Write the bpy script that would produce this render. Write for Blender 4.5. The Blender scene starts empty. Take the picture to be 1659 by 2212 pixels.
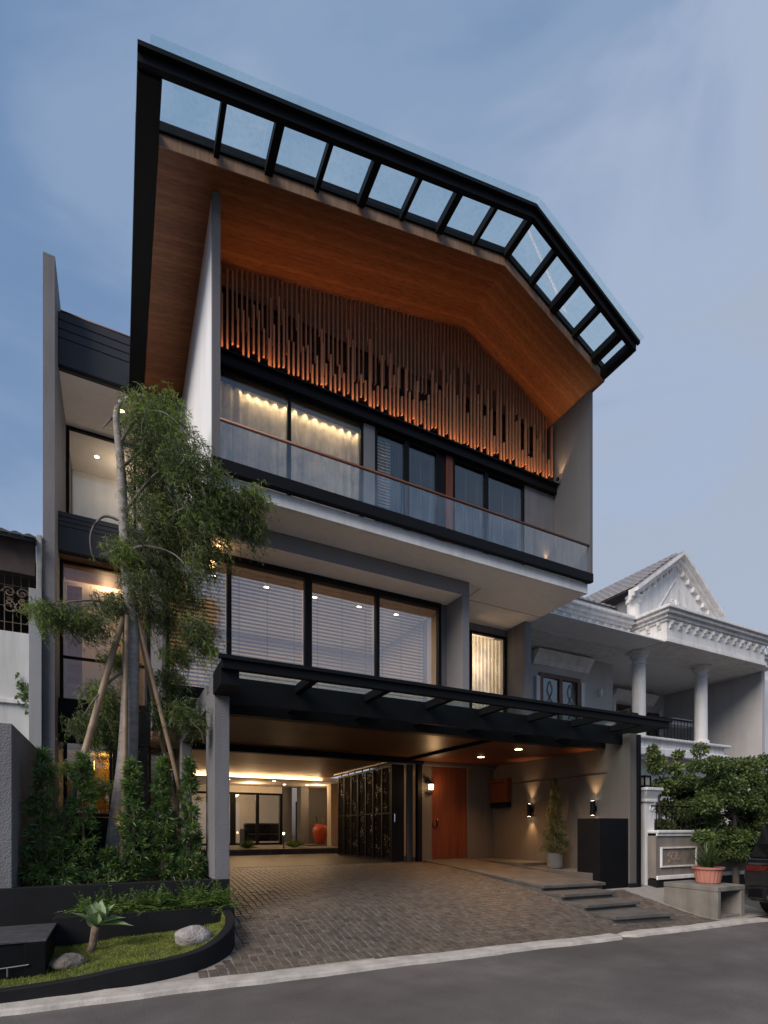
import bpy, bmesh, math, random
import numpy as np
from mathutils import Vector, Matrix
random.seed(7); rng = np.random.default_rng(7)
R = math.radians
scene = bpy.context.scene
C = scene.collection

# ------------------------------------------------------------------ camera
F, HZ, CX, H = 1128.2, 1789.0, 829.5, 1.5          # focal length / horizon / centre in photo units (1659 wide), eye height
YAW = 27.0
cs, sn = math.cos(R(YAW)), math.sin(R(YAW))
cam_d = bpy.data.cameras.new('camera'); cam = bpy.data.objects.new('camera', cam_d); C.objects.link(cam)
cam.location = (0, 0, H); cam.rotation_euler = (R(90), 0, R(-YAW))
cam_d.sensor_fit = 'HORIZONTAL'; cam_d.sensor_width = 36; cam_d.lens = F/1659*36
cam_d.shift_y = (HZ-1106)/1659; cam_d.clip_start = 0.05; cam_d.clip_end = 4000
scene.camera = cam

# ------------------------------------------------------------------ sky, sun, exposure
w = bpy.data.worlds.new('World'); scene.world = w; w.use_nodes = True
nt = w.node_tree; nt.nodes.clear()
def N(t, typ, **kw):
    n = t.nodes.new(typ)
    for k, v in kw.items(): setattr(n, k, v)
    return n
out = N(nt, 'ShaderNodeOutputWorld'); bg = N(nt, 'ShaderNodeBackground')
SUN_EL, SUN_DIR = 37.0, (0.87, 0.42)               # broad soft evening light from the left, slightly behind the camera
sky = N(nt, 'ShaderNodeTexSky', sky_type='NISHITA'); sky.sun_disc = False
sky.sun_elevation = R(SUN_EL); sky.sun_rotation = math.atan2(-SUN_DIR[0], -SUN_DIR[1]); sky.air_density = 1.0; sky.dust_density = 2.0; sky.ozone_density = 2.0
tc = N(nt, 'ShaderNodeTexCoord'); mp = N(nt, 'ShaderNodeMapping'); mp.inputs['Scale'].default_value = (1.0, 1.0, 2.4); mp.inputs['Rotation'].default_value = (0.25, 0.55, 0.2); mp.inputs['Location'].default_value = (0.3, 0.1, 0.0)
nz = N(nt, 'ShaderNodeTexNoise'); nz.inputs['Scale'].default_value = 2.5; nz.inputs['Detail'].default_value = 6; nz.inputs['Roughness'].default_value = 0.5; nz.inputs['Distortion'].default_value = 0.7
# veil of evening cloud: deeper blue to one side, paler towards the other
dot = N(nt, 'ShaderNodeVectorMath', operation='DOT_PRODUCT'); dot.inputs[1].default_value = (0.8, 0.25, -0.6)
ad = N(nt, 'ShaderNodeMath', operation='MULTIPLY_ADD'); ad.inputs[1].default_value = 1.3
mr = N(nt, 'ShaderNodeMapRange'); mr.inputs['From Min'].default_value = 0.24; mr.inputs['From Max'].default_value = 1.02
rp = N(nt, 'ShaderNodeValToRGB'); rp.color_ramp.interpolation = 'EASE'; el_ = rp.color_ramp.elements
el_[0].position = 0.0; el_[0].color = (0.175, 0.285, 0.480, 1); el_[1].position = 1.0; el_[1].color = (0.425, 0.485, 0.605, 1)
for pos_, c_ in ((0.38, (0.27, 0.375, 0.56, 1)), (0.75, (0.41, 0.495, 0.66, 1))): q_ = el_.new(pos_); q_.color = c_
mul = N(nt, 'ShaderNodeMixRGB', blend_type='MULTIPLY'); mul.inputs['Fac'].default_value = 1; mul.inputs['Color2'].default_value = (0.10, 0.10, 0.10, 1)
mix = N(nt, 'ShaderNodeMixRGB'); mix.inputs['Fac'].default_value = 0.90
L = nt.links.new
L(tc.outputs['Generated'], mp.inputs['Vector']); L(mp.outputs['Vector'], nz.inputs['Vector']); L(tc.outputs['Generated'], dot.inputs[0])
L(nz.outputs['Fac'], ad.inputs[0]); L(dot.outputs['Value'], ad.inputs[2]); L(ad.outputs[0], mr.inputs['Value']); L(mr.outputs[0], rp.inputs['Fac'])
L(sky.outputs['Color'], mul.inputs['Color1']); L(mul.outputs['Color'], mix.inputs['Color1']); L(rp.outputs['Color'], mix.inputs['Color2'])
L(mix.outputs['Color'], bg.inputs['Color']); bg.inputs['Strength'].default_value = 0.66; L(bg.outputs[0], out.inputs[0])
sl = bpy.data.lights.new('sun', 'SUN'); sun = bpy.data.objects.new('sun', sl); C.objects.link(sun)
sl.energy = 2.6; sl.angle = R(38); sl.color = (1.0, 0.90, 0.82)
sun.rotation_euler = Vector((SUN_DIR[0], SUN_DIR[1], -math.tan(R(SUN_EL))*math.hypot(*SUN_DIR))).to_track_quat('-Z', 'Y').to_euler()
scene.view_settings.view_transform = 'Standard'; scene.view_settings.look = 'None'; scene.view_settings.gamma = 1; scene.view_settings.use_curve_mapping = False
scene.view_settings.exposure = 0.6
scene.render.engine = 'CYCLES'
cy = scene.cycles; cy.use_denoising = True; cy.max_bounces = 7; cy.transparent_max_bounces = 24; cy.diffuse_bounces = 3; cy.glossy_bounces = 3; cy.sample_clamp_indirect = 4; cy.caustics_reflective = False; cy.caustics_refractive = False
try: cy.denoiser = 'OPENIMAGEDENOISE'
except Exception: pass

# ------------------------------------------------------------------ photo pixel -> point helpers (a pixel is only a direction; the plane gives the distance)
def ray(x, y):
    a = (x-CX)/F; return (sn+cs*a, cs-sn*a, (HZ-y)/F)
def onY(x, y, Y):
    r = ray(x, y); t = Y/r[1]; return Vector((r[0]*t, Y, H+r[2]*t))
def onX(x, y, X):
    r = ray(x, y); t = X/r[0]; return Vector((X, r[1]*t, H+r[2]*t))
def onZ(x, y, Z):
    r = ray(x, y); t = (Z-H)/r[2]; return Vector((r[0]*t, r[1]*t, Z))
def XY(x, Y): return onY(x, 0, Y).x

# ------------------------------------------------------------------ materials
MATS = {}
def mat(name, col, rough=0.6, var=0.12, scale=3.0, bump=0.0, bscale=80.0, metallic=0.0, spec=0.5, stretch=None, col2=None, detail=5, dirt=0.0, coat=0.0, bdist=0.004, emit=None, sub=None):
    if name in MATS: return MATS[name]
    m = bpy.data.materials.new(name); m.use_nodes = True; t = m.node_tree; b = t.nodes['Principled BSDF']; Lk = t.links.new
    b.inputs['Roughness'].default_value = rough; b.inputs['Metallic'].default_value = metallic; b.inputs['Specular IOR Level'].default_value = spec
    b.inputs['Coat Weight'].default_value = coat
    geo = N(t, 'ShaderNodeNewGeometry'); mpg = N(t, 'ShaderNodeMapping'); Lk(geo.outputs['Position'], mpg.inputs['Vector'])
    if stretch: mpg.inputs['Scale'].default_value = stretch
    n1 = N(t, 'ShaderNodeTexNoise'); n1.inputs['Scale'].default_value = scale; n1.inputs['Detail'].default_value = detail; n1.inputs['Roughness'].default_value = 0.6
    Lk(mpg.outputs['Vector'], n1.inputs['Vector'])
    c1 = tuple(min(1, c*(1-var)) for c in col)+(1,); c2 = tuple(min(1, c*(1+var)) for c in (col2 or col))+(1,)
    r1 = N(t, 'ShaderNodeValToRGB'); r1.color_ramp.elements[0].position = 0.3; r1.color_ramp.elements[1].position = 0.7
    r1.color_ramp.elements[0].color = c1; r1.color_ramp.elements[1].color = c2
    Lk(n1.outputs['Fac'], r1.inputs['Fac']); last = r1.outputs['Color']
    if dirt > 0:                                     # rain streaks and blotches of their own shape
        mpd = N(t, 'ShaderNodeMapping'); mpd.inputs['Scale'].default_value = (2.2, 2.2, 0.22); Lk(geo.outputs['Position'], mpd.inputs['Vector'])
        n2 = N(t, 'ShaderNodeTexNoise'); n2.inputs['Scale'].default_value = 2.4; n2.inputs['Detail'].default_value = 7; n2.inputs['Roughness'].default_value = 0.7; Lk(mpd.outputs['Vector'], n2.inputs['Vector'])
        r2 = N(t, 'ShaderNodeValToRGB'); r2.color_ramp.elements[0].position = 0.42; r2.color_ramp.elements[1].position = 0.72; r2.color_ramp.elements[0].color = (1,1,1,1); r2.color_ramp.elements[1].color = (1-dirt, 1-dirt, 1-dirt*1.1, 1)
        mx = N(t, 'ShaderNodeMixRGB', blend_type='MULTIPLY'); mx.inputs['Fac'].default_value = 1; Lk(n2.outputs['Fac'], r2.inputs['Fac']); Lk(last, mx.inputs['Color1']); Lk(r2.outputs['Color'], mx.inputs['Color2']); last = mx.outputs['Color']
    Lk(last, b.inputs['Base Color'])
    if bump > 0:
        n3 = N(t, 'ShaderNodeTexNoise'); n3.inputs['Scale'].default_value = bscale; n3.inputs['Detail'].default_value = 4; Lk(mpg.outputs['Vector'], n3.inputs['Vector'])
        bp = N(t, 'ShaderNodeBump'); bp.inputs['Strength'].default_value = bump; bp.inputs['Distance'].default_value = bdist; Lk(n3.outputs['Fac'], bp.inputs['Height']); Lk(bp.outputs['Normal'], b.inputs['Normal'])
    if emit:
        b.inputs['Emission Color'].default_value = tuple(emit[:3])+(1,); b.inputs['Emission Strength'].default_value = emit[3]
    if sub: b.inputs['Transmission Weight'].default_value = 0
    MATS[name] = m; return m
def emis(name, col, s):
    if name in MATS: return MATS[name]
    m = bpy.data.materials.new(name); m.use_nodes = True; t = m.node_tree; t.nodes.clear()
    o = N(t, 'ShaderNodeOutputMaterial'); e = N(t, 'ShaderNodeEmission'); e.inputs['Color'].default_value = tuple(col)+(1,); e.inputs['Strength'].default_value = s; t.links.new(e.outputs[0], o.inputs[0])
    MATS[name] = m; return m
def glass(name, tint=(1,1,1), base=0.03, k=1.0, rough=0.01, ior=1.5, refl=(1,1,1), streak=0.0):
    m = bpy.data.materials.new(name); m.use_nodes = True; t = m.node_tree; t.nodes.clear(); Lk = t.links.new
    o = N(t, 'ShaderNodeOutputMaterial'); mx = N(t, 'ShaderNodeMixShader'); tr = N(t, 'ShaderNodeBsdfTransparent'); gl = N(t, 'ShaderNodeBsdfGlossy')
    tr.inputs['Color'].default_value = tuple(tint)+(1,); gl.inputs['Roughness'].default_value = rough; gl.inputs['Color'].default_value = tuple(refl)+(1,)
    lw_ = N(t, 'ShaderNodeLayerWeight'); lw_.inputs['Blend'].default_value = .5; pw = N(t, 'ShaderNodeMath', operation='POWER'); pw.inputs[1].default_value = 5; fr = N(t, 'ShaderNodeMath', operation='MULTIPLY_ADD'); fr.inputs[1].default_value = .96; fr.inputs[2].default_value = .04
    Lk(lw_.outputs['Facing'], pw.inputs[0]); Lk(pw.outputs[0], fr.inputs[0])      # same on both faces of the sheet
    ma = N(t, 'ShaderNodeMath', operation='MULTIPLY_ADD'); ma.inputs[1].default_value = k; ma.inputs[2].default_value = base; ma.use_clamp = True
    Lk(fr.outputs[0], ma.inputs[0]); Lk(ma.outputs[0], mx.inputs[0]); Lk(tr.outputs[0], mx.inputs[1]); Lk(gl.outputs[0], mx.inputs[2])
    # very slight waviness of float glass
    geo = N(t, 'ShaderNodeNewGeometry'); n3 = N(t, 'ShaderNodeTexNoise'); n3.inputs['Scale'].default_value = 1.3; bp = N(t, 'ShaderNodeBump'); bp.inputs['Strength'].default_value = 0.06; bp.inputs['Distance'].default_value = 0.02
    Lk(geo.outputs['Position'], n3.inputs['Vector']); Lk(n3.outputs['Fac'], bp.inputs['Height']); Lk(bp.outputs['Normal'], gl.inputs['Normal'])
    last = mx.outputs[0]
    if streak > 0:                                  # rain-washed film of dust
        mp2 = N(t, 'ShaderNodeMapping'); mp2.inputs['Scale'].default_value = (9, 9, 0.7); Lk(geo.outputs['Position'], mp2.inputs['Vector'])
        n4 = N(t, 'ShaderNodeTexNoise'); n4.inputs['Scale'].default_value = 2; n4.inputs['Detail'].default_value = 6; Lk(mp2.outputs['Vector'], n4.inputs['Vector'])
        r4 = N(t, 'ShaderNodeMapRange'); r4.inputs['From Min'].default_value = 0.45; r4.inputs['From Max'].default_value = 0.8; r4.inputs['To Max'].default_value = streak; Lk(n4.outputs['Fac'], r4.inputs['Value'])
        df = N(t, 'ShaderNodeBsdfDiffuse'); df.inputs['Color'].default_value = (0.7, 0.72, 0.74, 1); m2 = N(t, 'ShaderNodeMixShader'); Lk(r4.outputs[0], m2.inputs[0]); Lk(last, m2.inputs[1]); Lk(df.outputs[0], m2.inputs[2]); last = m2.outputs[0]
    Lk(last, o.inputs[0]); MATS[name] = m; return m

STUCCO = mat('grey_stucco', (0.165, 0.163, 0.172), 0.85, 0.10, 1.2, 0.8, 55, dirt=0.22, bdist=0.014)
STUCCO_D = mat('dark_grey_paint', (0.115, 0.113, 0.12), 0.8, 0.07, 1.2, 0.25, 70, dirt=0.08)
FRAMEG = mat('grey_frame_paint', (0.20, 0.195, 0.20), 0.75, 0.06, 1.5, 0.2, 70, dirt=0.06)
WHITEW = mat('white_wall_paint', (0.80, 0.80, 0.80), 0.7, 0.03, 1.0, 0.15, 60, dirt=0.12)
SOFFIT = mat('beige_soffit_paint', (0.80, 0.72, 0.66), 0.8, 0.04, 0.8, 0.10, 40, dirt=0.10)
SLABW = mat('off_white_slab_edge', (0.72, 0.71, 0.70), 0.75, 0.05, 1.0, 0.1, 60, dirt=0.20)
BLACKM = mat('black_steel', (0.0055, 0.0057, 0.0068), 0.55, 0.2, 2.5, 0.06, 40, spec=0.14)
NAVY = mat('charcoal_cladding', (0.020, 0.021, 0.026), 0.6, 0.12, 2.0, 0.05, 40)
BLACKW = mat('black_render', (0.0085, 0.0088, 0.0105), 0.75, 0.3, 2.0, 0.4, 45, spec=0.25)
def wood(name, c1, c2, rough, grain, plank_axis=None, plank=0.1, gap=0.03, spec=0.4):
    m = mat(name, c1, rough, 0.10, 1.0, 0.15, 1.0, stretch=grain, col2=c2, detail=8, spec=spec)
    t = m.node_tree; b = t.nodes['Principled BSDF']
    if plank_axis is not None:
        geo = [n for n in t.nodes if n.type == 'NEW_GEOMETRY'][0]; sp = N(t, 'ShaderNodeSeparateXYZ'); t.links.new(geo.outputs['Position'], sp.inputs[0])
        d = N(t, 'ShaderNodeMath', operation='DIVIDE'); d.inputs[1].default_value = plank; t.links.new(sp.outputs[plank_axis], d.inputs[0])
        fl = N(t, 'ShaderNodeMath', operation='FLOOR'); t.links.new(d.outputs[0], fl.inputs[0])
        wn = N(t, 'ShaderNodeTexWhiteNoise', noise_dimensions='1D'); t.links.new(fl.outputs[0], wn.inputs['W'])
        fr = N(t, 'ShaderNodeMath', operation='FRACT'); t.links.new(d.outputs[0], fr.inputs[0])
        lt = N(t, 'ShaderNodeMath', operation='LESS_THAN'); lt.inputs[1].default_value = gap; t.links.new(fr.outputs[0], lt.inputs[0])
        ra = N(t, 'ShaderNodeMapRange'); ra.inputs['To Min'].default_value = 0.78; ra.inputs['To Max'].default_value = 1.12; t.links.new(wn.outputs['Value'], ra.inputs['Value'])
        mg = N(t, 'ShaderNodeMath', operation='MULTIPLY_ADD'); mg.inputs[1].default_value = -0.45; t.links.new(lt.outputs[0], mg.inputs[0]); t.links.new(ra.outputs[0], mg.inputs[2])
        src = b.inputs['Base Color'].links[0].from_socket
        mx = N(t, 'ShaderNodeMixRGB', blend_type='MULTIPLY'); mx.inputs['Fac'].default_value = 1; t.links.new(src, mx.inputs['Color1']); t.links.new(mg.outputs[0], mx.inputs['Color2']); t.links.new(mx.outputs[0], b.inputs['Base Color'])
    return m
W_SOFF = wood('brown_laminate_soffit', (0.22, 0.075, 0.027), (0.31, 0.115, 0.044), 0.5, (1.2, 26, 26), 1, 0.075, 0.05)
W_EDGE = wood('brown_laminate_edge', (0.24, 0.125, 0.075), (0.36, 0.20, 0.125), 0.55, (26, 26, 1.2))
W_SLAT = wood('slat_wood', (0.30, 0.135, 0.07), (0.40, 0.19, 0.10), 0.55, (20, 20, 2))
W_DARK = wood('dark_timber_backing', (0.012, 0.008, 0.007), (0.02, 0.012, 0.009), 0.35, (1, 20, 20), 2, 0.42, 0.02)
W_DOOR = wood('red_brown_door_timber', (0.105, 0.026, 0.010), (0.16, 0.042, 0.016), 0.42, (14, 14, 0.8))
W_CEIL = wood('carport_ceiling_timber', (0.13, 0.065, 0.026), (0.18, 0.092, 0.038), 0.42, (1.0, 18, 18), 1, 0.09, 0.06)
W_CEILR = wood('red_ceiling_timber', (0.12, 0.035, 0.016), (0.18, 0.055, 0.024), 0.42, (1.0, 18, 18), 1, 0.09, 0.06)
W_HALL = wood('hall_ceiling_timber', (0.36, 0.22, 0.11), (0.46, 0.29, 0.15), 0.5, (1.0, 14, 14))
W_RAIL = wood('handrail_timber', (0.13, 0.05, 0.03), (0.18, 0.07, 0.04), 0.4, (1, 20, 20))
G_CLEAR = glass('clear_glass', (0.93, 0.97, 0.96), 0.03, 1.0)
G_CANOPY = glass('canopy_glass', (0.90, 0.965, 0.96), 0.0, 0.5, streak=0.06)
G_BAL = glass('balustrade_glass', (0.88, 0.94, 0.95), 0.10, 1.0, streak=0.12)
G_WIN = glass('window_glass', (0.88, 0.89, 0.88), 0.16, 1.0, refl=(0.98, 0.97, 0.95))
G_WIN3 = glass('upper_window_glass', (0.93, 0.95, 0.95), 0.03, 1.0)
G_DARK = glass('tinted_glass', (0.72, 0.72, 0.70), 0.04, 0.9)
ASPH = mat('asphalt', (0.094, 0.083, 0.077), 0.85, 0.16, 0.9, 0.9, 150, bdist=0.006, detail=9, dirt=0.0)
def enrich_asphalt(m):
    t = m.node_tree; b = t.nodes['Principled BSDF']; Lk = t.links.new; geo = [n for n in t.nodes if n.type == 'NEW_GEOMETRY'][0]; last = b.inputs['Base Color'].links[0].from_socket
    for sc_, lo, hi, p0, p1, st_ in ((0.45, .72, 1.20, .35, .65, (1, 1.6, 1)), (2.6, .90, 1.08, .35, .65, (1, 1, 1)), (190, .62, 1.45, .38, .62, (1, 1, 1)), (70, .85, 1.15, .4, .6, (1, 1, 1))):
        mpx = N(t, 'ShaderNodeMapping'); mpx.inputs['Scale'].default_value = st_; n = N(t, 'ShaderNodeTexNoise'); n.inputs['Scale'].default_value = sc_; n.inputs['Detail'].default_value = 4; r = N(t, 'ShaderNodeMapRange'); r.inputs['From Min'].default_value = p0; r.inputs['From Max'].default_value = p1; r.inputs['To Min'].default_value = lo; r.inputs['To Max'].default_value = hi
        mx = N(t, 'ShaderNodeMixRGB', blend_type='MULTIPLY'); mx.inputs['Fac'].default_value = 1; Lk(geo.outputs['Position'], mpx.inputs['Vector']); Lk(mpx.outputs['Vector'], n.inputs['Vector']); Lk(n.outputs['Fac'], r.inputs['Value']); Lk(last, mx.inputs['Color1']); Lk(r.outputs[0], mx.inputs['Color2']); last = mx.outputs[0]
    # fine wandering cracks
    v = N(t, 'ShaderNodeTexVoronoi', feature='DISTANCE_TO_EDGE'); v.inputs['Scale'].default_value = 0.55; nd = N(t, 'ShaderNodeTexNoise'); nd.inputs['Scale'].default_value = 2.2; nd.inputs['Detail'].default_value = 6; ma = N(t, 'ShaderNodeMixRGB', blend_type='ADD'); ma.inputs['Fac'].default_value = .55; Lk(geo.outputs['Position'], nd.inputs['Vector']); Lk(geo.outputs['Position'], ma.inputs['Color1']); Lk(nd.outputs['Color'], ma.inputs['Color2']); Lk(ma.outputs[0], v.inputs['Vector'])
    r = N(t, 'ShaderNodeMapRange'); r.inputs['From Max'].default_value = .006; r.inputs['To Min'].default_value = .40; r.inputs['To Max'].default_value = 1; Lk(v.outputs['Distance'], r.inputs['Value']); mx = N(t, 'ShaderNodeMixRGB', blend_type='MULTIPLY'); mx.inputs['Fac'].default_value = .22; Lk(last, mx.inputs['Color1']); Lk(r.outputs[0], mx.inputs['Color2']); Lk(mx.outputs[0], b.inputs['Base Color'])
enrich_asphalt(ASPH)
KERB = mat('whitewashed_kerb', (0.42, 0.385, 0.345), 0.85, 0.18, 4, 0.6, 60, dirt=0.25, bdist=0.01)
GROUT = mat('paver_grout', (0.27, 0.245, 0.22), 0.9, 0.12, 12, 0.5, 120)
STEPM = mat('step_stone', (0.082, 0.074, 0.067), 0.65, 0.2, 3.0, 0.35, 60, col2=(0.105, 0.095, 0.084))
CONC = mat('weathered_concrete', (0.19, 0.175, 0.155), 0.9, 0.2, 2.5, 0.6, 50, dirt=0.3, bdist=0.008)
SOIL = mat('soil', (0.045, 0.032, 0.022), 0.95, 0.35, 14, 0.9, 50, bdist=0.02)
NWHITE = mat('aged_white_paint', (0.76, 0.745, 0.73), 0.85, 0.06, 1.8, 0.3, 45, dirt=0.30)
NGREY = mat('neighbour_grey_wall', (0.47, 0.455, 0.445), 0.85, 0.06, 1.2, 0.25, 50, dirt=0.12)
TILE = mat('grey_roof_tile', (0.20, 0.19, 0.20), 0.6, 0.2, 6, 0.3, 40)
DTILE = mat('dark_roof_tile', (0.045, 0.045, 0.048), 0.6, 0.3, 6, 0.3, 40)
BARK = mat('pale_bark', (0.27, 0.245, 0.225), 0.9, 0.3, 7, 0.8, 35, stretch=(1, 1, 3), bdist=0.012)
BAMBOO = mat('bamboo_pole', (0.25, 0.175, 0.11), 0.6, 0.15, 6, 0.2, 60)
ROCK = mat('boulder_stone', (0.24, 0.22, 0.205), 0.9, 0.28, 9, 1.0, 40, bdist=0.02, col2=(0.30, 0.275, 0.255))
ROCK2 = mat('brown_boulder_stone', (0.21, 0.175, 0.145), 0.9, 0.35, 7, 1.0, 30, bdist=0.02)
def leafmat(name, c, c2, rough=0.5, trans=0.3, scale=6):
    m = mat(name, c, rough, 0.25, scale, col2=c2, spec=0.35); t = m.node_tree; b = t.nodes['Principled BSDF']
    o = [n for n in t.nodes if n.type == 'OUTPUT_MATERIAL'][0]; tl = N(t, 'ShaderNodeBsdfTranslucent'); mx = N(t, 'ShaderNodeMixShader'); mx.inputs[0].default_value = trans
    t.links.new(b.inputs['Base Color'].links[0].from_socket, tl.inputs['Color']); t.links.new(b.outputs[0], mx.inputs[1]); t.links.new(tl.outputs[0], mx.inputs[2]); t.links.new(mx.outputs[0], o.inputs['Surface'])
    return m
LEAF_T = leafmat('weeping_leaf', (0.050, 0.078, 0.022), (0.090, 0.130, 0.032), 0.55, 0.35, 3)
LEAF_TY = leafmat('young_highlight_leaf', (0.14, 0.20, 0.035), (0.21, 0.28, 0.05), 0.55, 0.4, 3)  # young growth; its yellow-green also paints the highlights of the crown
LEAF_S = leafmat('podocarpus_leaf', (0.075, 0.135, 0.045), (0.12, 0.20, 0.06), 0.4, 0.3, 4)
LEAF_SY = leafmat('young_podocarpus_leaf', (0.10, 0.17, 0.035), (0.14, 0.23, 0.045), 0.4, 0.3, 4)
LEAF_F = leafmat('fern_leaf', (0.08, 0.14, 0.028), (0.135, 0.215, 0.042), 0.5, 0.35, 6)
LEAF_N = leafmat('broad_leaf', (0.048, 0.082, 0.026), (0.085, 0.125, 0.035), 0.4, 0.3, 2.5)
LEAF_NY = leafmat('light_broad_leaf', (0.14, 0.18, 0.05), (0.18, 0.21, 0.06), 0.45, 0.35, 3)
LEAF_P = leafmat('potted_cypress_leaf', (0.10, 0.11, 0.045), (0.17, 0.17, 0.075), 0.5, 0.3, 8)
LEAF_A = leafmat('agave_leaf', (0.19, 0.27, 0.12), (0.27, 0.35, 0.17), 0.5, 0.15, 3)
GRASS = leafmat('lawn_grass', (0.13, 0.18, 0.03), (0.26, 0.28, 0.06), 0.7, 0.35, 5)
TERRA = mat('terracotta', (0.46, 0.19, 0.14), 0.7, 0.08, 5, 0.2, 60, dirt=0.2)
JARR = mat('red_glazed_pot', (0.50, 0.075, 0.02), 0.22, 0.1, 3, coat=0.5)
POTG = mat('grey_cement_pot', (0.15, 0.145, 0.14), 0.8, 0.2, 5, 0.4, 60, dirt=0.2)
CURT = leafmat('sheer_curtain', (0.66, 0.61, 0.55), (0.70, 0.66, 0.60), 0.9, 0.55, 3)
BLIND = mat('venetian_slat', (0.30, 0.235, 0.18), 0.6, 0.05, 3)
CREAM = mat('interior_cream_wall', (0.55, 0.45, 0.34), 0.85, 0.04, 1)
IWOOD = wood('interior_timber', (0.22, 0.11, 0.05), (0.3, 0.16, 0.075), 0.5, (1, 12, 12), 0, 0.2, 0.03)
SOFA = mat('dark_leather', (0.012, 0.009, 0.008), 0.5, 0.2, 4)
BULB = emis('warm_lamp_glow', (1.0, 0.62, 0.28), 14)
BULBW = emis('pale_lamp_glow', (1.0, 0.80, 0.55), 16)
LEDM = emis('led_strip_glow', (1.0, 0.62, 0.28), 5.0)
CHROME = mat('chrome', (0.7, 0.7, 0.72), 0.12, 0.02, 2, metallic=1.0)
WARM = (1.0, 0.56, 0.24); AMBER = (1.0, 0.40, 0.12)

# ------------------------------------------------------------------ mesh helpers
class MB:
    def __init__(s): s.v = []; s.f = []
    def quad(s, *p):
        b = len(s.v); s.v += [tuple(q) for q in p]; s.f.append(tuple(range(b, b+len(p)))); return s
    def box(s, x0, x1, y0, y1, z0, z1, M=None):
        b = len(s.v); P = [(x0,y0,z0),(x1,y0,z0),(x1,y1,z0),(x0,y1,z0),(x0,y0,z1),(x1,y0,z1),(x1,y1,z1),(x0,y1,z1)]
        if M is not None: P = [tuple(M @ Vector(p)) for p in P]
        s.v += P; s.f += [(b,b+3,b+2,b+1),(b+4,b+5,b+6,b+7),(b,b+1,b+5,b+4),(b+1,b+2,b+6,b+5),(b+2,b+3,b+7,b+6),(b+3,b,b+4,b+7)]; return s
    def hexa(s, lo, hi):                              # two loops of points, bottom and top (counter-clockwise)
        n = len(lo); b = len(s.v); s.v += [tuple(p) for p in lo]+[tuple(p) for p in hi]
        s.f.append(tuple(b+i for i in reversed(range(n)))); s.f.append(tuple(b+n+i for i in range(n)))
        for i in range(n): j = (i+1) % n; s.f.append((b+i, b+j, b+n+j, b+n+i))
        return s
    def prismY(s, prof, y0, y1):                      # (x,z) profile, counter-clockwise seen from -y
        n = len(prof); b = len(s.v); s.v += [(x, y0, z) for x, z in prof]+[(x, y1, z) for x, z in prof]
        s.f.append(tuple(b+i for i in range(n))); s.f.append(tuple(b+n+i for i in reversed(range(n))))
        for i in range(n): j = (i+1) % n; s.f.append((b+j, b+i, b+n+i, b+n+j))
        return s
    def prismX(s, prof, x0, x1):                      # (y,z) profile
        n = len(prof); b = len(s.v); s.v += [(x0, y, z) for y, z in prof]+[(x1, y, z) for y, z in prof]
        s.f.append(tuple(b+i for i in reversed(range(n)))); s.f.append(tuple(b+n+i for i in range(n)))
        for i in range(n): j = (i+1) % n; s.f.append((b+i, b+j, b+n+j, b+n+i))
        return s
    def tube(s, pts, rad, n=8, cap=True):
        pts = [Vector(p) for p in pts]; m = len(pts)
        if not hasattr(rad, '__len__'): rad = [rad]*m
        b = len(s.v); up = Vector((0.03, 0.11, 1)); 
        for i, p in enumerate(pts):
            d = (pts[min(i+1, m-1)]-pts[max(i-1, 0)]).normalized()
            u = d.cross(Vector((1, 0.07, 0.03)) if abs(d.z) > 0.8 else up).normalized(); v = d.cross(u)
            for k in range(n):
                a = 2*math.pi*k/n; q = p+(u*math.cos(a)+v*math.sin(a))*rad[i]; s.v.append(tuple(q))
        for i in range(m-1):
            for k in range(n):
                k2 = (k+1) % n; s.f.append((b+i*n+k, b+i*n+k2, b+(i+1)*n+k2, b+(i+1)*n+k))
        if cap: s.f.append(tuple(b+k for k in reversed(range(n)))); s.f.append(tuple(b+(m-1)*n+k for k in range(n)))
        return s
    def lathe(s, prof, c=(0,0,0), n=24, sq=None):
        b = len(s.v); m = len(prof)
        for r, z in prof:
            for k in range(n):
                a = 2*math.pi*k/n; s.v.append((c[0]+r*math.cos(a), c[1]+r*math.sin(a), c[2]+z))
        for i in range(m-1):
            for k in range(n):
                k2 = (k+1) % n; s.f.append((b+i*n+k, b+i*n+k2, b+(i+1)*n+k2, b+(i+1)*n+k))
        s.f.append(tuple(b+k for k in reversed(range(n)))); s.f.append(tuple(b+(m-1)*n+k for k in range(n))); return s
    def mesh(s, name, m=None, smooth=False):
        me = bpy.data.meshes.new(name); me.from_pydata(s.v, [], s.f); me.update()
        if m: me.materials.append(m)
        if smooth: me.polygons.foreach_set('use_smooth', [True]*len(me.polygons))
        return me
    def build(s, name, m, parent=None, smooth=False, bevel=0.0, loc=None):
        o = bpy.data.objects.new(name, s.mesh(name, m, smooth)); C.objects.link(o)
        if parent is not None: o.parent = parent
        if loc is not None: o.location = loc
        if bevel > 0:
            md = o.modifiers.new('b', 'BEVEL'); md.width = bevel; md.segments = 2; md.limit_method = 'ANGLE'; md.angle_limit = R(40)
        return o
def box(name, m, parent, x0, x1, y0, y1, z0, z1, bevel=0.0):
    return MB().box(x0, x1, y0, y1, z0, z1).build(name, m, parent, bevel=bevel)
def tag(o, label, cat, group=None):
    o['label'] = label; o['category'] = cat
    if group: o['group'] = group
    return o
def struct(o): o['kind'] = 'structure'; return o
def thing(name, label, cat, group=None, loc=(0,0,0), rz=0):
    o = bpy.data.objects.new(name, None); o.empty_display_size = 0.1; C.objects.link(o); o.location = loc; o.rotation_euler = (0, 0, rz); return tag(o, label, cat, group)
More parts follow.
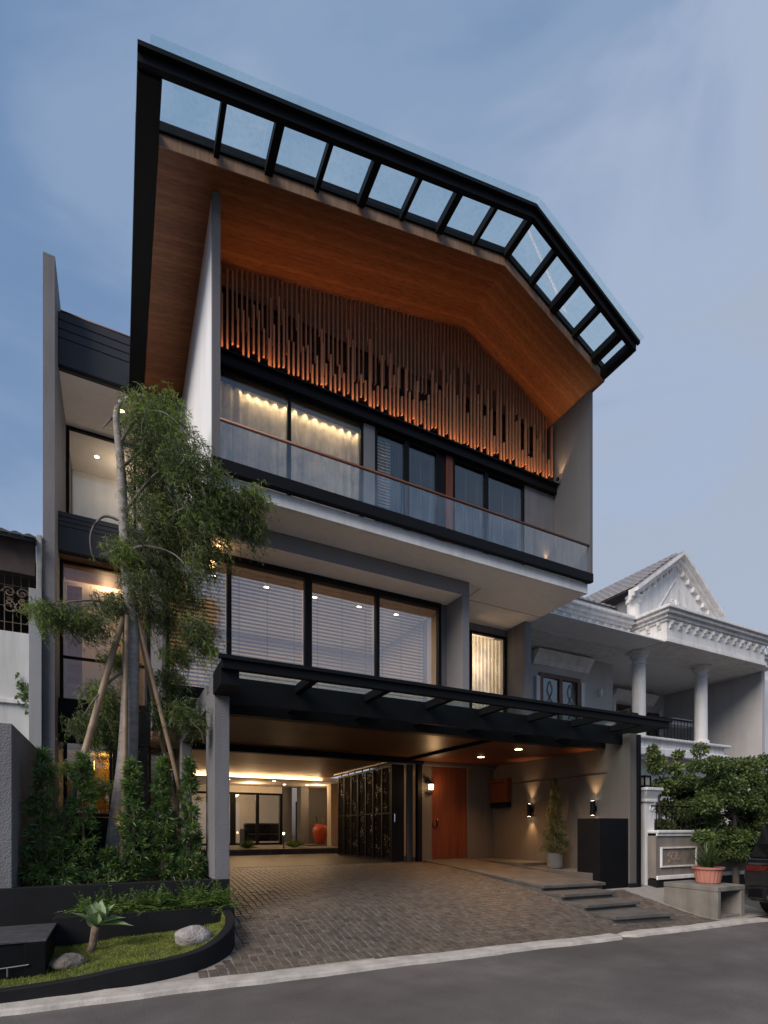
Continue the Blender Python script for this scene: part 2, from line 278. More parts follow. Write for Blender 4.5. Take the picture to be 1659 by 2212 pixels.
def copy_thing(root, label=None):
    r = root.copy(); C.objects.link(r)
    if label: r['label'] = label
    for ch in list(root.children):
        c = ch.copy(); C.objects.link(c); c.parent = r
        for g in ch.children: d = g.copy(); C.objects.link(d); d.parent = c
    return r
def lamp(kind, name, loc, energy, col=WARM, parent=None, target=None, **kw):
    l = bpy.data.lights.new(name, kind); l.energy = energy; l.color = col
    for k, v in kw.items(): setattr(l, k, v)
    o = bpy.data.objects.new(name, l); C.objects.link(o); o.location = loc
    if target is not None: o.rotation_euler = (Vector(target)-Vector(loc)).to_track_quat('-Z', 'Y').to_euler()
    if parent is not None: o.parent = parent
    return o
def blades(pos, dirs, Ls, Ws, droop=0.0, twist=None):  # flat leaf quads (base, side, tip, side) as arrays
    n = len(pos); d = dirs/np.linalg.norm(dirs, axis=1, keepdims=True)
    rv = rng.normal(size=(n, 3)); side = np.cross(d, rv); side /= np.linalg.norm(side, axis=1, keepdims=True)+1e-9
    Ls = np.asarray(Ls).reshape(-1, 1)*np.ones((n, 1)); Ws = np.asarray(Ws).reshape(-1, 1)*np.ones((n, 1))
    mid = pos+d*Ls*0.5; tip = pos+d*Ls; tip[:, 2] -= droop*Ls[:, 0]
    V = np.stack([pos, mid+side*Ws*0.5, tip, mid-side*Ws*0.5], 1).reshape(-1, 3)
    return V
def quads_obj(name, V, m, parent=None):
    n = len(V)//4; me = bpy.data.meshes.new(name); me.vertices.add(len(V)); me.vertices.foreach_set('co', V.astype(np.float32).ravel())
    me.loops.add(n*4); me.loops.foreach_set('vertex_index', np.arange(n*4, dtype=np.int32)); me.polygons.add(n)
    me.polygons.foreach_set('loop_start', np.arange(0, n*4, 4, dtype=np.int32)); me.polygons.foreach_set('loop_total', np.full(n, 4, dtype=np.int32)); me.update(calc_edges=True); me.validate()
    me.materials.append(m); o = bpy.data.objects.new(name, me); C.objects.link(o)
    if parent is not None: o.parent = parent
    return o

# ================================================================== GROUND
GY = [4.0, 5.0, 5.3, 5.6, 6.0, 6.5, 6.9, 7.5, 8.2, 9.0, 9.8, 10.5, 60]
GZ = [0.0, 0.02, 0.035, 0.085, 0.165, 0.265, 0.345, 0.43, 0.51, 0.58, 0.64, 0.677, 0.677]
def gz(y): return float(np.interp(y, GY, GZ))
street = MB().quad((-150, -150, 0), (300, -150, 0), (300, 4.9, 0), (-150, 5.2, 0))
street.quad((-150, 5.2, -0.01), (300, 4.9, -0.01), (300, 300, -0.01), (-150, 300, -0.01))
struct(street.build('street', ASPH))
# asphalt crumbs and patches along the edge
def kerb_front(x): return 5.06-0.0402*x+0.012*math.sin(x*3.1)
def kerb_back(x): return kerb_front(x)+0.30-0.012*x
k = MB(); xs = np.linspace(-4, 9.35, 90); ring = []
for x in xs:
    j = random.uniform(-0.012, 0.012); zt = 0.045+random.uniform(-0.004, 0.004); yb = kerb_back(x); yf = kerb_front(x)+j
    if 6.05 < x < 6.25: yf += 0.10; zt -= 0.02
    ring.append([(x, yf, 0.0), (x, yf+0.015, zt-0.012), (x, yf+0.04, zt), (x, yb-0.02, zt), (x, yb, 0.0)])
b = len(k.v)
for r_ in ring: k.v += r_
for i in range(len(ring)-1):
    for q in range(4): k.f.append((b+i*5+q, b+(i+1)*5+q, b+(i+1)*5+q+1, b+i*5+q+1))
struct(k.build('kerb', KERB, bevel=0))

# driveway bed (grout) with pavers
drive = MB(); xs = [-4, 1.28, 6.6, 8.92, 9.6]; ys = [y for y in np.arange(5.0, 11.01, 0.1)]+[16.2]
xg = [-4.0, 0.0, 0.72, 1.0, 1.17, 1.29, 6.6, 10.4]; ylim = [5.40, 5.45, 5.7, 6.05, 6.7]
b = 0
for y in ys:
    for x in xg: drive.v.append((x, y if y > 5.2 else max(y, kerb_back(x)-0.05), gz(y)-0.010))
for i in range(len(ys)-1):
    for q in range(len(xg)-1):
        if q < 5 and ys[i] > ylim[q]: continue
        b = i*len(xg)+q; drive.f.append((b, b+1, b+1+len(xg), b+len(xg)))
driveway = struct(drive.build('driveway', GROUT))
PLP = [(-4.5, 5.28, .10), (-.87, 5.30, .15), (.10, 5.37, .215), (.45, 5.43, .235), (.72, 5.53, .26), (.92, 5.66, .31), (1.08, 5.83, .38), (1.17, 6.02, .43), (1.225, 6.3, .465), (1.25, 6.68, .49)]
def plant_edge(x):                                   # y of the curved planter wall at x
    for i in range(len(PLP)-1):
        a, b2 = PLP[i], PLP[i+1]
        if a[0] <= x <= b2[0]: f = (x-a[0])/(b2[0]-a[0]); return a[1]+(b2[1]-a[1])*f
    return 99
PAVM = []
def pavmat(name, obj):
    m = mat(name, (0.090, 0.076, 0.064), 0.5, 0.22, 9, 0.5, 50, col2=(0.107, 0.090, 0.076), bdist=0.004, spec=0.45); t = m.node_tree; bs = t.nodes['Principled BSDF']
    if obj: oi = N(t, 'ShaderNodeObjectInfo'); val = oi.outputs['Random']
    else: at = N(t, 'ShaderNodeAttribute', attribute_name='tint'); val = at.outputs['Fac']
    rr = N(t, 'ShaderNodeValToRGB'); e = rr.color_ramp.elements; e[0].color = (0.72, 0.71, 0.71, 1); e[1].color = (1.2, 1.18, 1.16, 1); e2 = rr.color_ramp.elements.new(0.5); e2.color = (1.0, 0.96, 0.92, 1); e3 = rr.color_ramp.elements.new(0.78); e3.color = (1.06, 1.0, 0.94, 1)
    t.links.new(val, rr.inputs['Fac']); src = bs.inputs['Base Color'].links[0].from_socket; mx = N(t, 'ShaderNodeMixRGB', blend_type='MULTIPLY'); mx.inputs['Fac'].default_value = 1; t.links.new(src, mx.inputs['Color1']); t.links.new(rr.outputs[0], mx.inputs['Color2']); t.links.new(mx.outputs[0], bs.inputs['Base Color'])
    return m
PV1 = pavmat('paver_stone', True); PV2 = pavmat('paver_stone_far', False)
S = 0.094; cells = []
for iy, y in enumerate(np.arange(4.95, 11.0, S)):
    off = 0.006*math.sin(iy*1.7)
    for x in np.arange(-1.6, 9.6, S):
        xc, yc = x+off, y+S/2
        if yc < kerb_back(xc)+0.04: continue
        if xc < 1.3 and yc > plant_edge(xc)-0.06: continue
        if xc < 1.33 and yc > 6.6: continue
        if xc > 6.63 and yc > 6.86: continue
        if 6.63 < xc < 7.78 and yc > 5.42: continue
        if xc > 8.6 and yc > 4.95: continue
        if xc > 9.3: continue
        cells.append((xc, yc))
def paver_verts(h=0.047, bev=0.006):
    a = 0.0420
    return [(-a, -a, -.02), (a, -a, -.02), (a, a, -.02), (-a, a, -.02), (-a, -a, -bev), (a, -a, -bev), (a, a, -bev), (-a, a, -bev), (-a+bev, -a+bev, 0), (a-bev, -a+bev, 0), (a-bev, a-bev, 0), (-a+bev, a-bev, 0)]
PF = [(0,1,5,4),(1,2,6,5),(2,3,7,6),(3,0,4,7),(4,5,9,8),(5,6,10,9),(6,7,11,10),(7,4,8,11),(8,9,10,11)]
pme = bpy.data.meshes.new('paver'); pme.from_pydata(paver_verts(), [], PF); pme.materials.append(PV1)
def paver_M(xc, yc):
    sl_ = math.atan((gz(yc+.05)-gz(yc-.05))/.1)
    return Matrix.Translation((xc+random.uniform(-.003,.003), yc+random.uniform(-.003,.003), gz(yc)+random.uniform(-.002,.004))) @ Matrix.Rotation(sl_+random.uniform(-.02,.02), 4, 'X') @ Matrix.Rotation(random.uniform(-.02,.02), 4, 'Y') @ Matrix.Rotation(random.uniform(-.03,.03), 4, 'Z')
cells.sort(key=lambda c: (c[0]*sn+c[1]*cs))
near = [c for c in cells if c[0] > 0.6][:300]; nset = set(near)
for c in near:
    o = bpy.data.objects.new('paver', pme); C.objects.link(o); o.matrix_world = paver_M(*c); o.parent = driveway
pv, pf, tint = [], [], []
base = [Vector(v) for v in paver_verts()]
for c in cells:
    if c in nset: continue
    M = paver_M(*c); b = len(pv); pv += [tuple(M @ v) for v in base]; pf += [tuple(b+i for i in f) for f in PF]; tint += [random.random()]*len(PF)
me = bpy.data.meshes.new('pavers'); me.from_pydata(pv, [], pf); me.materials.append(PV2); at = me.attributes.new('tint', 'FLOAT', 'FACE'); at.data.foreach_set('value', tint)
o = bpy.data.objects.new('pavers', me); C.objects.link(o); o.parent = driveway; o['kind'] = 'stuff'
# hall floor beyond the gate line
struct(box('hall_floor', mat('hall_floor_tile', (0.045, 0.034, 0.025), 0.55, 0.2, 3, 0.3, 30), None, 1.2, 9.0, 11.0, 16.0, 0.50, 0.683))

# ================================================================== ENTRY STEPS AND RAMP
steps = thing('entry_steps', 'dark stone entry steps and ramp beside the driveway', 'steps')
SY = [(5.40, .173, 6.64), (5.93, .277, 6.645), (6.42, .390, 6.65), (6.89, .493, 6.65)]
for i, (y, z, x0) in enumerate(SY[:3]):
    y1 = SY[i+1][0]+0.10; x1 = 7.80+0.03*i
    yr = y-(0.16 if i == 0 else 0.06)
    MB().hexa([(x0, y, z-.055), (x1, yr, z-.055), (x1, y1, z-.055), (x0, y1, z-.055)], [(x0, y, z), (x1, yr, z), (x1, y1, z), (x0, y1, z)]).build('step', STEPM, steps, bevel=0.008)
    MB().hexa([(x0+.002, y+.06, gz(y)-.15), (x1-.03, yr+.06, gz(y)-.15), (x1-.03, y1, gz(y)-.15), (x0+.002, y1, gz(y)-.15)], [(x0+.002, y+.06, z-.057), (x1-.03, yr+.06, z-.057), (x1-.03, y1, z-.057), (x0+.002, y1, z-.057)]).build('riser', BLACKW if False else STEPM, steps)
y, z, x0 = SY[3]
def rz_(yy): return .493+(yy-6.89)*0.0553
MB().hexa([(6.65, 6.89, z-.055), (8.11, 6.80, z-.06), (8.11, 11.07, rz_(11.07)-.055), (6.65, 11.07, rz_(11.07)-.055)], [(6.65, 6.89, z), (8.11, 6.80, z-.004), (8.11, 11.07, rz_(11.07)), (6.65, 11.07, rz_(11.07))]).build('ramp', STEPM, steps, bevel=0.008)
MB().hexa([(6.652, 6.95, .1), (8.108, 6.88, .1), (8.108, 11.07, .3), (6.652, 11.07, .3)], [(6.652, 6.95, z-.057), (8.108, 6.88, z-.062), (8.108, 11.07, rz_(11.07)-.057), (6.652, 11.07, rz_(11.07)-.057)]).build('ramp_base', STEPM, steps)
ledge = tag(box('stone_ledge', STEPM, None, 8.12, 8.915, 7.12, 9.12, .2, .635, 0.008), 'low stone ledge along the carport side wall', 'ledge')
ledge2 = tag(box('stone_ledge', STEPM, None, 8.13, 8.915, 9.12, 11.05, .2, .712, 0.008), 'higher stone ledge behind the potted conifer', 'ledge')

# ================================================================== MODERN HOUSE
house = thing('modern_house', 'tall grey and timber modern house with folded roof and carport', 'house')
def hp(name, m, *a, bevel=0.006, parent=None): return box(name, m, parent or house, *a, bevel=bevel)
XL, XR = 1.20, 8.79; YB = 7.70
def zs(x): return 10.40+(x-.475)*(1.24/5.745) if x <= 6.22 else 11.64-(x-6.22)*(1.09/2.57)
# ---- roof
roof = MB().prismY([(.475, zs(.475)), (6.22, zs(6.22)), (6.22, zs(6.22)+.10), (.475, zs(.475)+.10)], 7.42, 11.7)
roof.prismY([(6.22, zs(6.22)), (8.79, zs(8.79)), (8.79, zs(8.79)+.10), (6.22, zs(6.22)+.10)], 7.42, 11.7)
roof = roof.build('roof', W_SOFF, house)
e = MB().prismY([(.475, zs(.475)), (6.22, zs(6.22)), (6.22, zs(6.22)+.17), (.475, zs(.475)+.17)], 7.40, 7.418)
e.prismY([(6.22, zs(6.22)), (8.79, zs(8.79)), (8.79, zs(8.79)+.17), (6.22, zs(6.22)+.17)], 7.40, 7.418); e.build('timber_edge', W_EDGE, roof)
e = MB().prismY([(.20, zs(.2)+.172), (6.22, zs(6.22)+.172), (8.80, zs(8.8)+.172), (8.80, zs(8.8)+.30), (6.22, zs(6.22)+.30), (.20, zs(.2)+.30)], 7.37, 11.72); e.build('roof_deck', BLACKM, roof, bevel=0.004)
def zf(x): return zs(x)-(.085*(6.22-x)/6.0 if x <= 6.22 else .095*(x-6.22)/2.55)
def bar(m, x0, x1, lo, hi, y0, y1): m.prismY([(x0, zf(x0)+lo), (x1, zf(x1)+lo), (x1, zf(x1)+hi), (x0, zf(x0)+hi)], y0, y1); return m
f = MB(); bar(f, .20, 6.22, .10, .27, 6.66, 6.74); bar(f, 6.22, 8.77, .10, .27, 6.66, 6.74); f.build('front_beam', BLACKM, roof, bevel=0.004)
f = MB(); bar(f, .20, 6.22, .215, .272, 6.60, 6.66); bar(f, 6.22, 8.80, .215, .272, 6.60, 6.66); f.build('beam_lip', BLACKM, roof)
f = MB().prismY([(.20, zs(.2)-.02), (.47, zs(.47)-.02), (.47, zs(.47)+.17), (.20, zs(.2)+.17)], 6.74, 11.7); f.build('gutter', BLACKM, roof, bevel=0.004)
f = MB(); bar(f, 8.66, 8.77, .10, .26, 6.74, 7.40); f.build('verge', BLACKM, roof)
rx = [.475+.718*i for i in range(1, 9)]+[6.80, 7.33, 7.88, 8.43]
for i, x in enumerate(rx):
    wd = 0.034 if i % 2 == 0 else 0.058
    if i == 7: wd = 0.05
    f = MB(); bar(f, x-wd, x+wd, .13, .268, 6.74, 7.37); f.build('rafter', BLACKM, roof)
sx = [.33, 1.78, 3.38, 4.86, 6.21]
for a, b2 in zip(sx[:-1], sx[1:]):
    f = MB(); bar(f, a+.004, b2-.004, .275, .287, 6.52, 7.368); f.build('roof_pane', G_CANOPY, roof)
for a, b2 in ((6.23, 7.5), (7.51, 8.82)):
    f = MB(); bar(f, a+.004, b2-.004, .275, .287, 6.52, 7.368); f.build('roof_pane', G_CANOPY, roof)
# ---- third floor walls
def side_wall(name, m, x0, x1, y0, y1, z0, par=None):
    return MB().hexa([(x0, y0, z0), (x1, y0, z0), (x1, y1, z0), (x0, y1, z0)], [(x0, y0, zs(x0)-.003), (x1, y0, zs(x1)-.003), (x1, y1, zs(x1)-.003), (x0, y1, zs(x0)-.003)]).build(name, m, par or house)
side_wall('side_wall', WHITEW, XL, XL+.10, 7.80, 11.72, 6.4)
side_wall('side_wall_trim', STUCCO_D, XL-.004, XL+.105, YB+.01, 7.80, 6.62)
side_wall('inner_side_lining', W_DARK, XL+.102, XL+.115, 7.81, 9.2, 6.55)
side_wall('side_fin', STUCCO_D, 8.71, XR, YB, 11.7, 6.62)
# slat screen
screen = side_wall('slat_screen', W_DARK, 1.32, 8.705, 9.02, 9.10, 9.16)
for z in (9.55, 10.05, 10.5): MB().box(1.33, 8.70, 8.995, 9.018, z, z+.03).build('screen_rail', BLACKM, screen)
k = 0; x = 1.40
lo_pat = [9.30, 9.18, 9.18, 9.34, 9.34, 9.18, 9.18, 9.28, 9.18]
slat_w = 0.0145
while x < 8.66:
    zt = zs(x)-.004
    bot = lo_pat[k % 9] if k % 9 not in (0, 3, 4, 7) else random.choice([9.26, 9.30, 9.33])
    top = min(zt-.15, 9.95+random.uniform(-.42, .75)+0.25*math.sin(x*1.3))
    MB().box(x-slat_w, x+slat_w, 8.62, 8.665, bot, max(top, bot+.35)).build('slat', W_SLAT, screen)
    if zt-top > .3:
        ub = max(top+random.uniform(-.28, .14), zt-1.45)
        if zt-ub > .1: MB().box(x-slat_w, x+slat_w, 8.72, 8.765, ub, zt).build('slat', W_SLAT, screen)
    if k % 11 == 10: MB().box(x+.034-slat_w*.8, x+.034+slat_w*.8, 8.64, 8.68, 9.17, 9.9+random.uniform(0, .5)).build('slat', W_SLAT, screen)
    x += 0.0845; k += 1
beam = hp('window_head_beam', BLACKM, 1.31, 8.70, 8.60, 8.98, 8.94, 9.160)
# amber strip on top of the head beam that washes the slats
st = MB(); st.box(1.5, 8.6, 8.55, 8.58, 9.132, 9.138); st = st.build('slat_light_strip', emis('amber_strip_glow', AMBER, 0.6), house)
hp('light_ledge', BLACKM, 1.32, 8.69, 8.54, 8.598, 9.10, 9.13, bevel=0)
lamp('AREA', 'slat_wash', (5.0, 8.565, 9.15), 8, (1, .46, .17), target=(5.0, 8.66, 9.7), shape='RECTANGLE', size=7.2, size_y=0.05, spread=R(92))
# windows of the third floor
YG = 8.74
hp('balcony_wall', STUCCO, 7.86, 8.705, 8.70, 8.85, 6.5, 8.938)
hp('wall_pier', FRAMEG, XY(784, YG), XY(808, YG), 8.70, 8.80, 6.5, 8.938)
def window(x0, x1, y, z0, z1, mx, gl, fr=BLACKM, fw=0.05, dep=0.07, par=None, name='window', mw=None):
    m = MB(); m.box(x0, x1, y-dep/2, y+dep/2, z1-fw, z1); m.box(x0, x1, y-dep/2, y+dep/2, z0, z0+fw); m.box(x0, x0+fw, y-dep/2, y+dep/2, z0+fw, z1-fw); m.box(x1-fw, x1, y-dep/2, y+dep/2, z0+fw, z1-fw)
    o = m.build(name, fr, par or house); xs_ = [x0+fw]
    for q, xm in enumerate(mx):
        hw = (mw[q] if mw else fw)/2
        MB().box(xm-hw, xm+hw, y-dep/2-.004, y+dep/2+.004, z0+fw, z1-fw).build('mullion', fr, o); xs_ += [xm-hw, xm+hw]
    xs_.append(x1-fw)
    for a, b2 in zip(xs_[0::2], xs_[1::2]): MB().box(a-.005, b2+.005, y-.006, y+.006, z0+fw-.005, z1-fw+.005).build('pane', gl, o)
    return o
window(1.32, XY(783, YG), YG, 6.55, 8.938, [XY(624, YG)], G_WIN3, mw=[.06])
window(XY(808.5, YG), XY(945, YG), YG, 6.55, 8.938, [XY(877, YG)], G_WIN3, mw=[.10])
hp('timber_post', W_DOOR, XY(962, YG), XY(976, YG), 8.70, 8.80, 6.5, 8.938)
hp('dark_panel', BLACKM, XY(945.5, YG), XY(961.5, YG), 8.72, 8.79, 6.5, 8.938)
window(XY(976.5, YG), 7.855, YG, 6.55, 8.938, [XY(1049, YG)], G_WIN3, mw=[.09])
# rooms behind
room3 = MB(); room3.box(1.32, 8.70, 11.9, 12.0, 6.4, 9.2); room3.build('rear_wall', CREAM, house)
STUDY_SHADE = mat('study_shade_tone', (.03, .022, .017), .8, .15, 1.5)  # near-black lining added so the room behind the blinds stays dark
hp('study_shade_lining', STUDY_SHADE, 4.66, 8.70, 11.2, 11.25, 6.53, 8.96, bevel=0); hp('study_shade_ceiling', STUDY_SHADE, 4.66, 8.70, 9.0, 11.19, 8.95, 8.985, bevel=0); hp('study_shade_floor', STUDY_SHADE, 4.66, 8.70, 8.9, 11.19, 6.525, 6.545, bevel=0)
hp('room_ceiling', SOFFIT, 1.32, 8.705, 9.11, 11.7, 9.0, 9.155, bevel=0)
hp('room_partition', CREAM, 4.55, 4.65, 8.86, 11.7, 6.55, 9.0, bevel=0)
hp('upper_floor', SOFFIT, 1.31, 8.705, 8.85, 11.9, 6.42, 6.52, bevel=0)
def curtain(name, x0, x1, y, z0, z1, m, par, amp=.035, wl=.13):
    mb = MB(); n = int((x1-x0)/.014); 
    for i in range(n+1):
        x_ = x0+(x1-x0)*i/n; yy = y+amp*math.sin(x_*2*math.pi/wl+math.sin(x_*3.1)*1.4)*(.7+.3*math.sin(x_*5)); mb.v += [(x_, yy, z0), (x_, y+(yy-y)*.8, z1)]
    for i in range(n): mb.f.append((2*i, 2*i+2, 2*i+3, 2*i+1))
    return mb.build(name, m, par, smooth=True)
cu = curtain('curtain', 1.36, 4.45, 9.07, 6.53, 9.09, CURT, house, .05, .17)
cl = MB().box(2.0, 4.0, 8.985, 9.0, 8.975, 8.985).build('curtain_light_strip', emis('curtain_strip_glow', (1, .72, .36), 2.2), house)
lamp('AREA', 'curtain_wash', (2.95, 8.995, 8.96), 13, (1, .70, .36), target=(2.95, 9.05, 8.0), shape='RECTANGLE', size=2.2, size_y=0.04)
lamp('POINT', 'bedroom_glow', (3.0, 10.4, 8.5), 10, (1, .74, .45), shadow_soft_size=.4)
lamp('POINT', 'study_glow', (6.6, 10.8, 8.6), 3.0, (1, .72, .42), shadow_soft_size=.3)
def blind(x0, x1, y, z0, z1, pitch, m, par, tilt=38, wd=.05, name='blind'):
    root = MB().box(x0, x1, y-.03, y+.03, z1-.04, z1).build(name, m, par)
    mb = MB(); z = z0+.03; c_, s_ = math.cos(R(tilt))*wd/2, math.sin(R(tilt))*wd/2
    while z < z1-.05:
        mb.quad((x0, y-c_, z-s_), (x1, y-c_, z-s_), (x1, y+c_, z+s_), (x0, y+c_, z+s_)); z += pitch
    s = mb.build('blind_slats', m, root); s['kind'] = 'stuff'
    cd = MB()
    for q in (.12, .5, .88): xx = x0+(x1-x0)*q; cd.box(xx-.004, xx+.004, y-.030, y-.026, z0, z1-.05)
    cd.build('blind_cord', mat('blind_cord_grey', (.12, .11, .10), .8, .1), root)
    return root
DBL = mat('dark_timber_blind', (.035, .021, .014), .55, .1, 4)
for a, b2 in ((809+8, 872), (884, 943), (979, 1044), (1055, 1126)): blind(XY(a, YG), XY(b2, YG), 8.86, 6.55, 8.9, .06, DBL, house, tilt=-10, wd=.05)
# ---- balcony
hp('balcony_slab', SOFFIT, XL+.001, 8.74, 7.86, 10.16, 6.40, 6.56, bevel=0)
hp('slab_edge', SLABW, XL-.002, 8.745, 7.792, 7.858, 6.395, 6.60)
hp('balcony_fascia', BLACKM, XL-.003, XR+.003, YB-.02, 7.78, 6.60, 6.78)
hp('balcony_deck', STEPM, XL+.11, 8.705, 7.86, 8.70, 6.562, 6.60, bevel=0)
bal = MB().tube([(XL+.10, 7.73, 7.36), (8.71, 7.73, 7.36)], .024, 10).build('handrail', W_RAIL, house, smooth=True)
gx = [XL+.11, 2.79, 4.27, 5.75, 7.23, 8.705]
for a, b2 in zip(gx[:-1], gx[1:]): MB().quad((a+.006, 7.73, 6.70), (b2-.006, 7.73, 6.70), (b2-.006, 7.73, 7.345), (a+.006, 7.73, 7.345)).build('glass_panel', G_BAL, bal)
# little up-lights on the balcony
for nm, lc, tg, en in (('balcony_uplight', (8.46, 8.645, 7.40), (8.46, 8.70, 7.9), 7), ('fin_uplight', (8.62, 8.50, 9.21), (8.74, 8.30, 10.2), 12)):
    t_ = tag(MB().lathe([(.03, 0), (.035, .01), (.035, .05), (.028, .055)], (lc[0], lc[1], lc[2]-.06), 12).build(nm, BLACKM), 'small round up-light on the grey balcony wall' if nm[0] == 'b' else 'small up-light at the end of the beam beside the grey fin', 'uplight')
    MB().lathe([(.02, 0), (.02, .003)], (lc[0], lc[1], lc[2]-.004), 10).build('lamp_lens', BULB, t_)
    lamp('SPOT', nm+'_beam', (lc[0], lc[1], lc[2]+.005), en, WARM, target=tg, spot_size=R(75), spot_blend=.9, shadow_soft_size=.02)
# ---- second floor
YF, YW = 8.50, 9.08
hp('frame_beam', FRAMEG, XL, 6.24, YF, YF+.14, 6.115, 6.398)
hp('frame_soffit', SOFFIT, .63, 6.07, YF+.141, YW-.04, 6.115, 6.15, bevel=0)
hp('frame_soffit_front', SOFFIT, .63, 6.07, YF+.002, YF+.14, 6.110, 6.1145, bevel=0)
hp('frame_pier', FRAMEG, 6.07, 6.24, YF, YW+.06, 3.55, 6.112)
hp('frame_pier_top', FRAMEG, 6.07, 6.24, YF+.142, YW+.06, 6.115, 6.398)
hp('frame_beam', FRAMEG, .60, XL-.002, YF, YF+.14, 6.115, 6.398)
hp('flank_wall', STUCCO_D, .60, .66, YF+.15, 11.75, 3.5, 6.39)
hp('frame_roof', FRAMEG, .60, XL-.002, YF+.142, 11.75, 6.33, 6.392, bevel=0)
window(.68, 5.92, YW, 3.76, 6.112, [XY(494.5, YW), XY(664.7, YW), XY(814, YW)], G_WIN, fw=.06, dep=.10, mw=[.07, .13, .07])
MB().box(.68, 5.92, YW-.06, YW+.06, 6.00, 6.10).build('window_head', BLACKM, house)
hp('window_end_pier', STUCCO_D, 5.925, 6.065, YW-.03, YW+.05, 3.6, 6.112)
hp('sill_fascia', BLACKM, .60, 6.24, YW-.10, YW+.12, 3.36, 3.755)
hp('second_floor', SOFFIT, .66, 8.9, YW+.14, 15.8, 3.50, 3.70, bevel=0)
MB().box(.67, 6.24, 13.0, 13.1, 3.7, 6.4).build('lounge_wall', CREAM, house)
hp('lounge_ceiling', SOFFIT, .67, 6.23, 9.16, 13.0, 6.25, 6.30, bevel=0)
hp('lounge_ceiling_timber', IWOOD, .70, 6.2, 9.5, 9.9, 6.20, 6.245, bevel=0)
hp('lounge_end_wall', CREAM, 6.26, 6.34, 9.16, 13.0, 3.7, 6.395, bevel=0)
wx = [.74, XY(490, YW), XY(499, YW), XY(657, YW), XY(673, YW), XY(810, YW), XY(818, YW), 5.62]
for i in range(0, 8, 2): blind(wx[i], wx[i+1], YW+.13, 3.80, 6.05, .066, BLIND, house, tilt=-14, wd=.056)
lamp('AREA', 'lounge_light', (3.3, 11.2, 6.2), 52, (1, .74, .47), target=(3.3, 11.2, 3), shape='RECTANGLE', size=4.5, size_y=2.5)
def downlight(loc, label, grp=None, r=.045, m=BULBW, up=False):
    t_ = MB().lathe([(r+.012, 0), (r+.012, -.006), (r, -.008)], loc, 14).build('downlight', mat('white_trim', (.7, .7, .68), .5, .02)); tag(t_, label, 'downlight', grp)
    MB().lathe([(r, -.0085), (r*.9, -.011)], loc, 14).build('lamp_lens', m, t_); return t_
for (px_, py_) in ((970*.1953+440.6, 808*.1953+1134), (1000, 1262), (700, 1240)):
    pass
for xx in (1.6, 2.6, 3.6, 4.6, 5.5): downlight((xx, 10.2, 6.245), 'recessed downlight in the lounge ceiling behind the blinds', 'lounge downlights', m=BULBW)
p_ = onZ(497, 1180, 6.105); d_ = downlight((1.45, YF+.3, 6.108), 'glowing downlight under the window hood beside the weeping tree', None, m=BULB)
lamp('POINT', 'hood_lamp', (1.45, YF+.3, 6.03), 1.5, WARM, shadow_soft_size=.05)
# small window bay at the right
hp('bay_wall', STUCCO, 6.245, 7.46, 10.15, 10.30, 3.5, 6.398)
hp('bay_wall_top', STUCCO, 7.465, 8.57, 10.15, 10.30, 6.225, 6.398)
hp('bay_fin', STUCCO, 8.58, 8.78, 9.50, 10.30, 3.5, 6.398)
window(7.465, 8.575, 10.17, 3.6, 6.222, [], G_WIN3, fw=.06)
curtain('curtain', 7.53, 8.53, 10.32, 3.7, 6.18, CURT, house, .03, .12)
hp('bay_room_wall', CREAM, 6.4, 8.9, 12.5, 12.6, 3.7, 6.4, bevel=0)
lamp('POINT', 'bay_room_light', (7.7, 11.0, 5.6), 55, (1, .76, .5), shadow_soft_size=.3)
hp('house_rear', STUCCO_D, -1.0, 9.0, 17.0, 17.2, 3.72, 10.4, bevel=0)
hp('house_flank', STUCCO, 8.795, 8.915, 10.30, 17.0, 3.72, 10.0, bevel=0)
# soffit joints
hp('soffit_joint', STUCCO_D, 6.6, 6.61, 8.6, 10.14, 6.394, 6.3995, bevel=0)
hp('soffit_joint', STUCCO_D, 6.3, 8.7, 9.15, 9.16, 6.3935, 6.399, bevel=0)
# ---- carport canopy
can = hp('canopy', BLACKM, 1.09, 9.28, 6.33, 6.41, 3.385, 3.53)
MB().box(1.05, 9.30, 6.29, 6.34, 3.495, 3.54).build('canopy_lip', BLACKM, can)
MB().box(1.30, 8.92, 7.08, 7.14, 3.16, 3.50).build('canopy_beam', BLACKM, can, bevel=.004)
MB().box(1.30, 7.9, 7.48, 7.66, 3.10, 3.50).build('canopy_beam', BLACKM, can, bevel=.004)
MB().box(7.9, 8.91, 7.48, 7.60, 3.14, 3.50).build('canopy_beam', BLACKM, can)
MB().box(1.092, 1.305, 6.411, 6.995, 3.22, 3.498).build('canopy_end_block', BLACKM, can)
for x in (2.26, 3.33, 4.39, 5.45, 6.5, 7.56, 8.62, 9.2):
    MB().box(x-.05, x+.05, 6.411, 7.47, 3.39, 3.50).build('canopy_rafter', BLACKM, can)
    if x < 7.8: MB().box(x-.04, x+.04, 7.141, 7.479, 3.20, 3.355).build('canopy_bracket', BLACKM, can)
for a, b2 in zip((1.06, 2.26, 3.33, 4.39, 5.45, 6.5, 7.56), (2.26, 3.33, 4.39, 5.45, 6.5, 7.56, 8.62)):
    MB().box(a+.006, b2-.006, 6.345, 7.9, 3.542, 3.552).build('canopy_pane', G_CANOPY, can)
MB().box(8.626, 9.29, 6.345, 7.9, 3.542, 3.552).build('canopy_pane', G_CANOPY, can)
hp('canopy_roof', mat('pale_bounce_screed', (.62, .60, .57), .85, .06, 1.5), 1.302, 8.915, 7.92, 8.97, 3.40, 3.54, bevel=0)  # unseen roof, made pale to bounce daylight onto the slab soffit
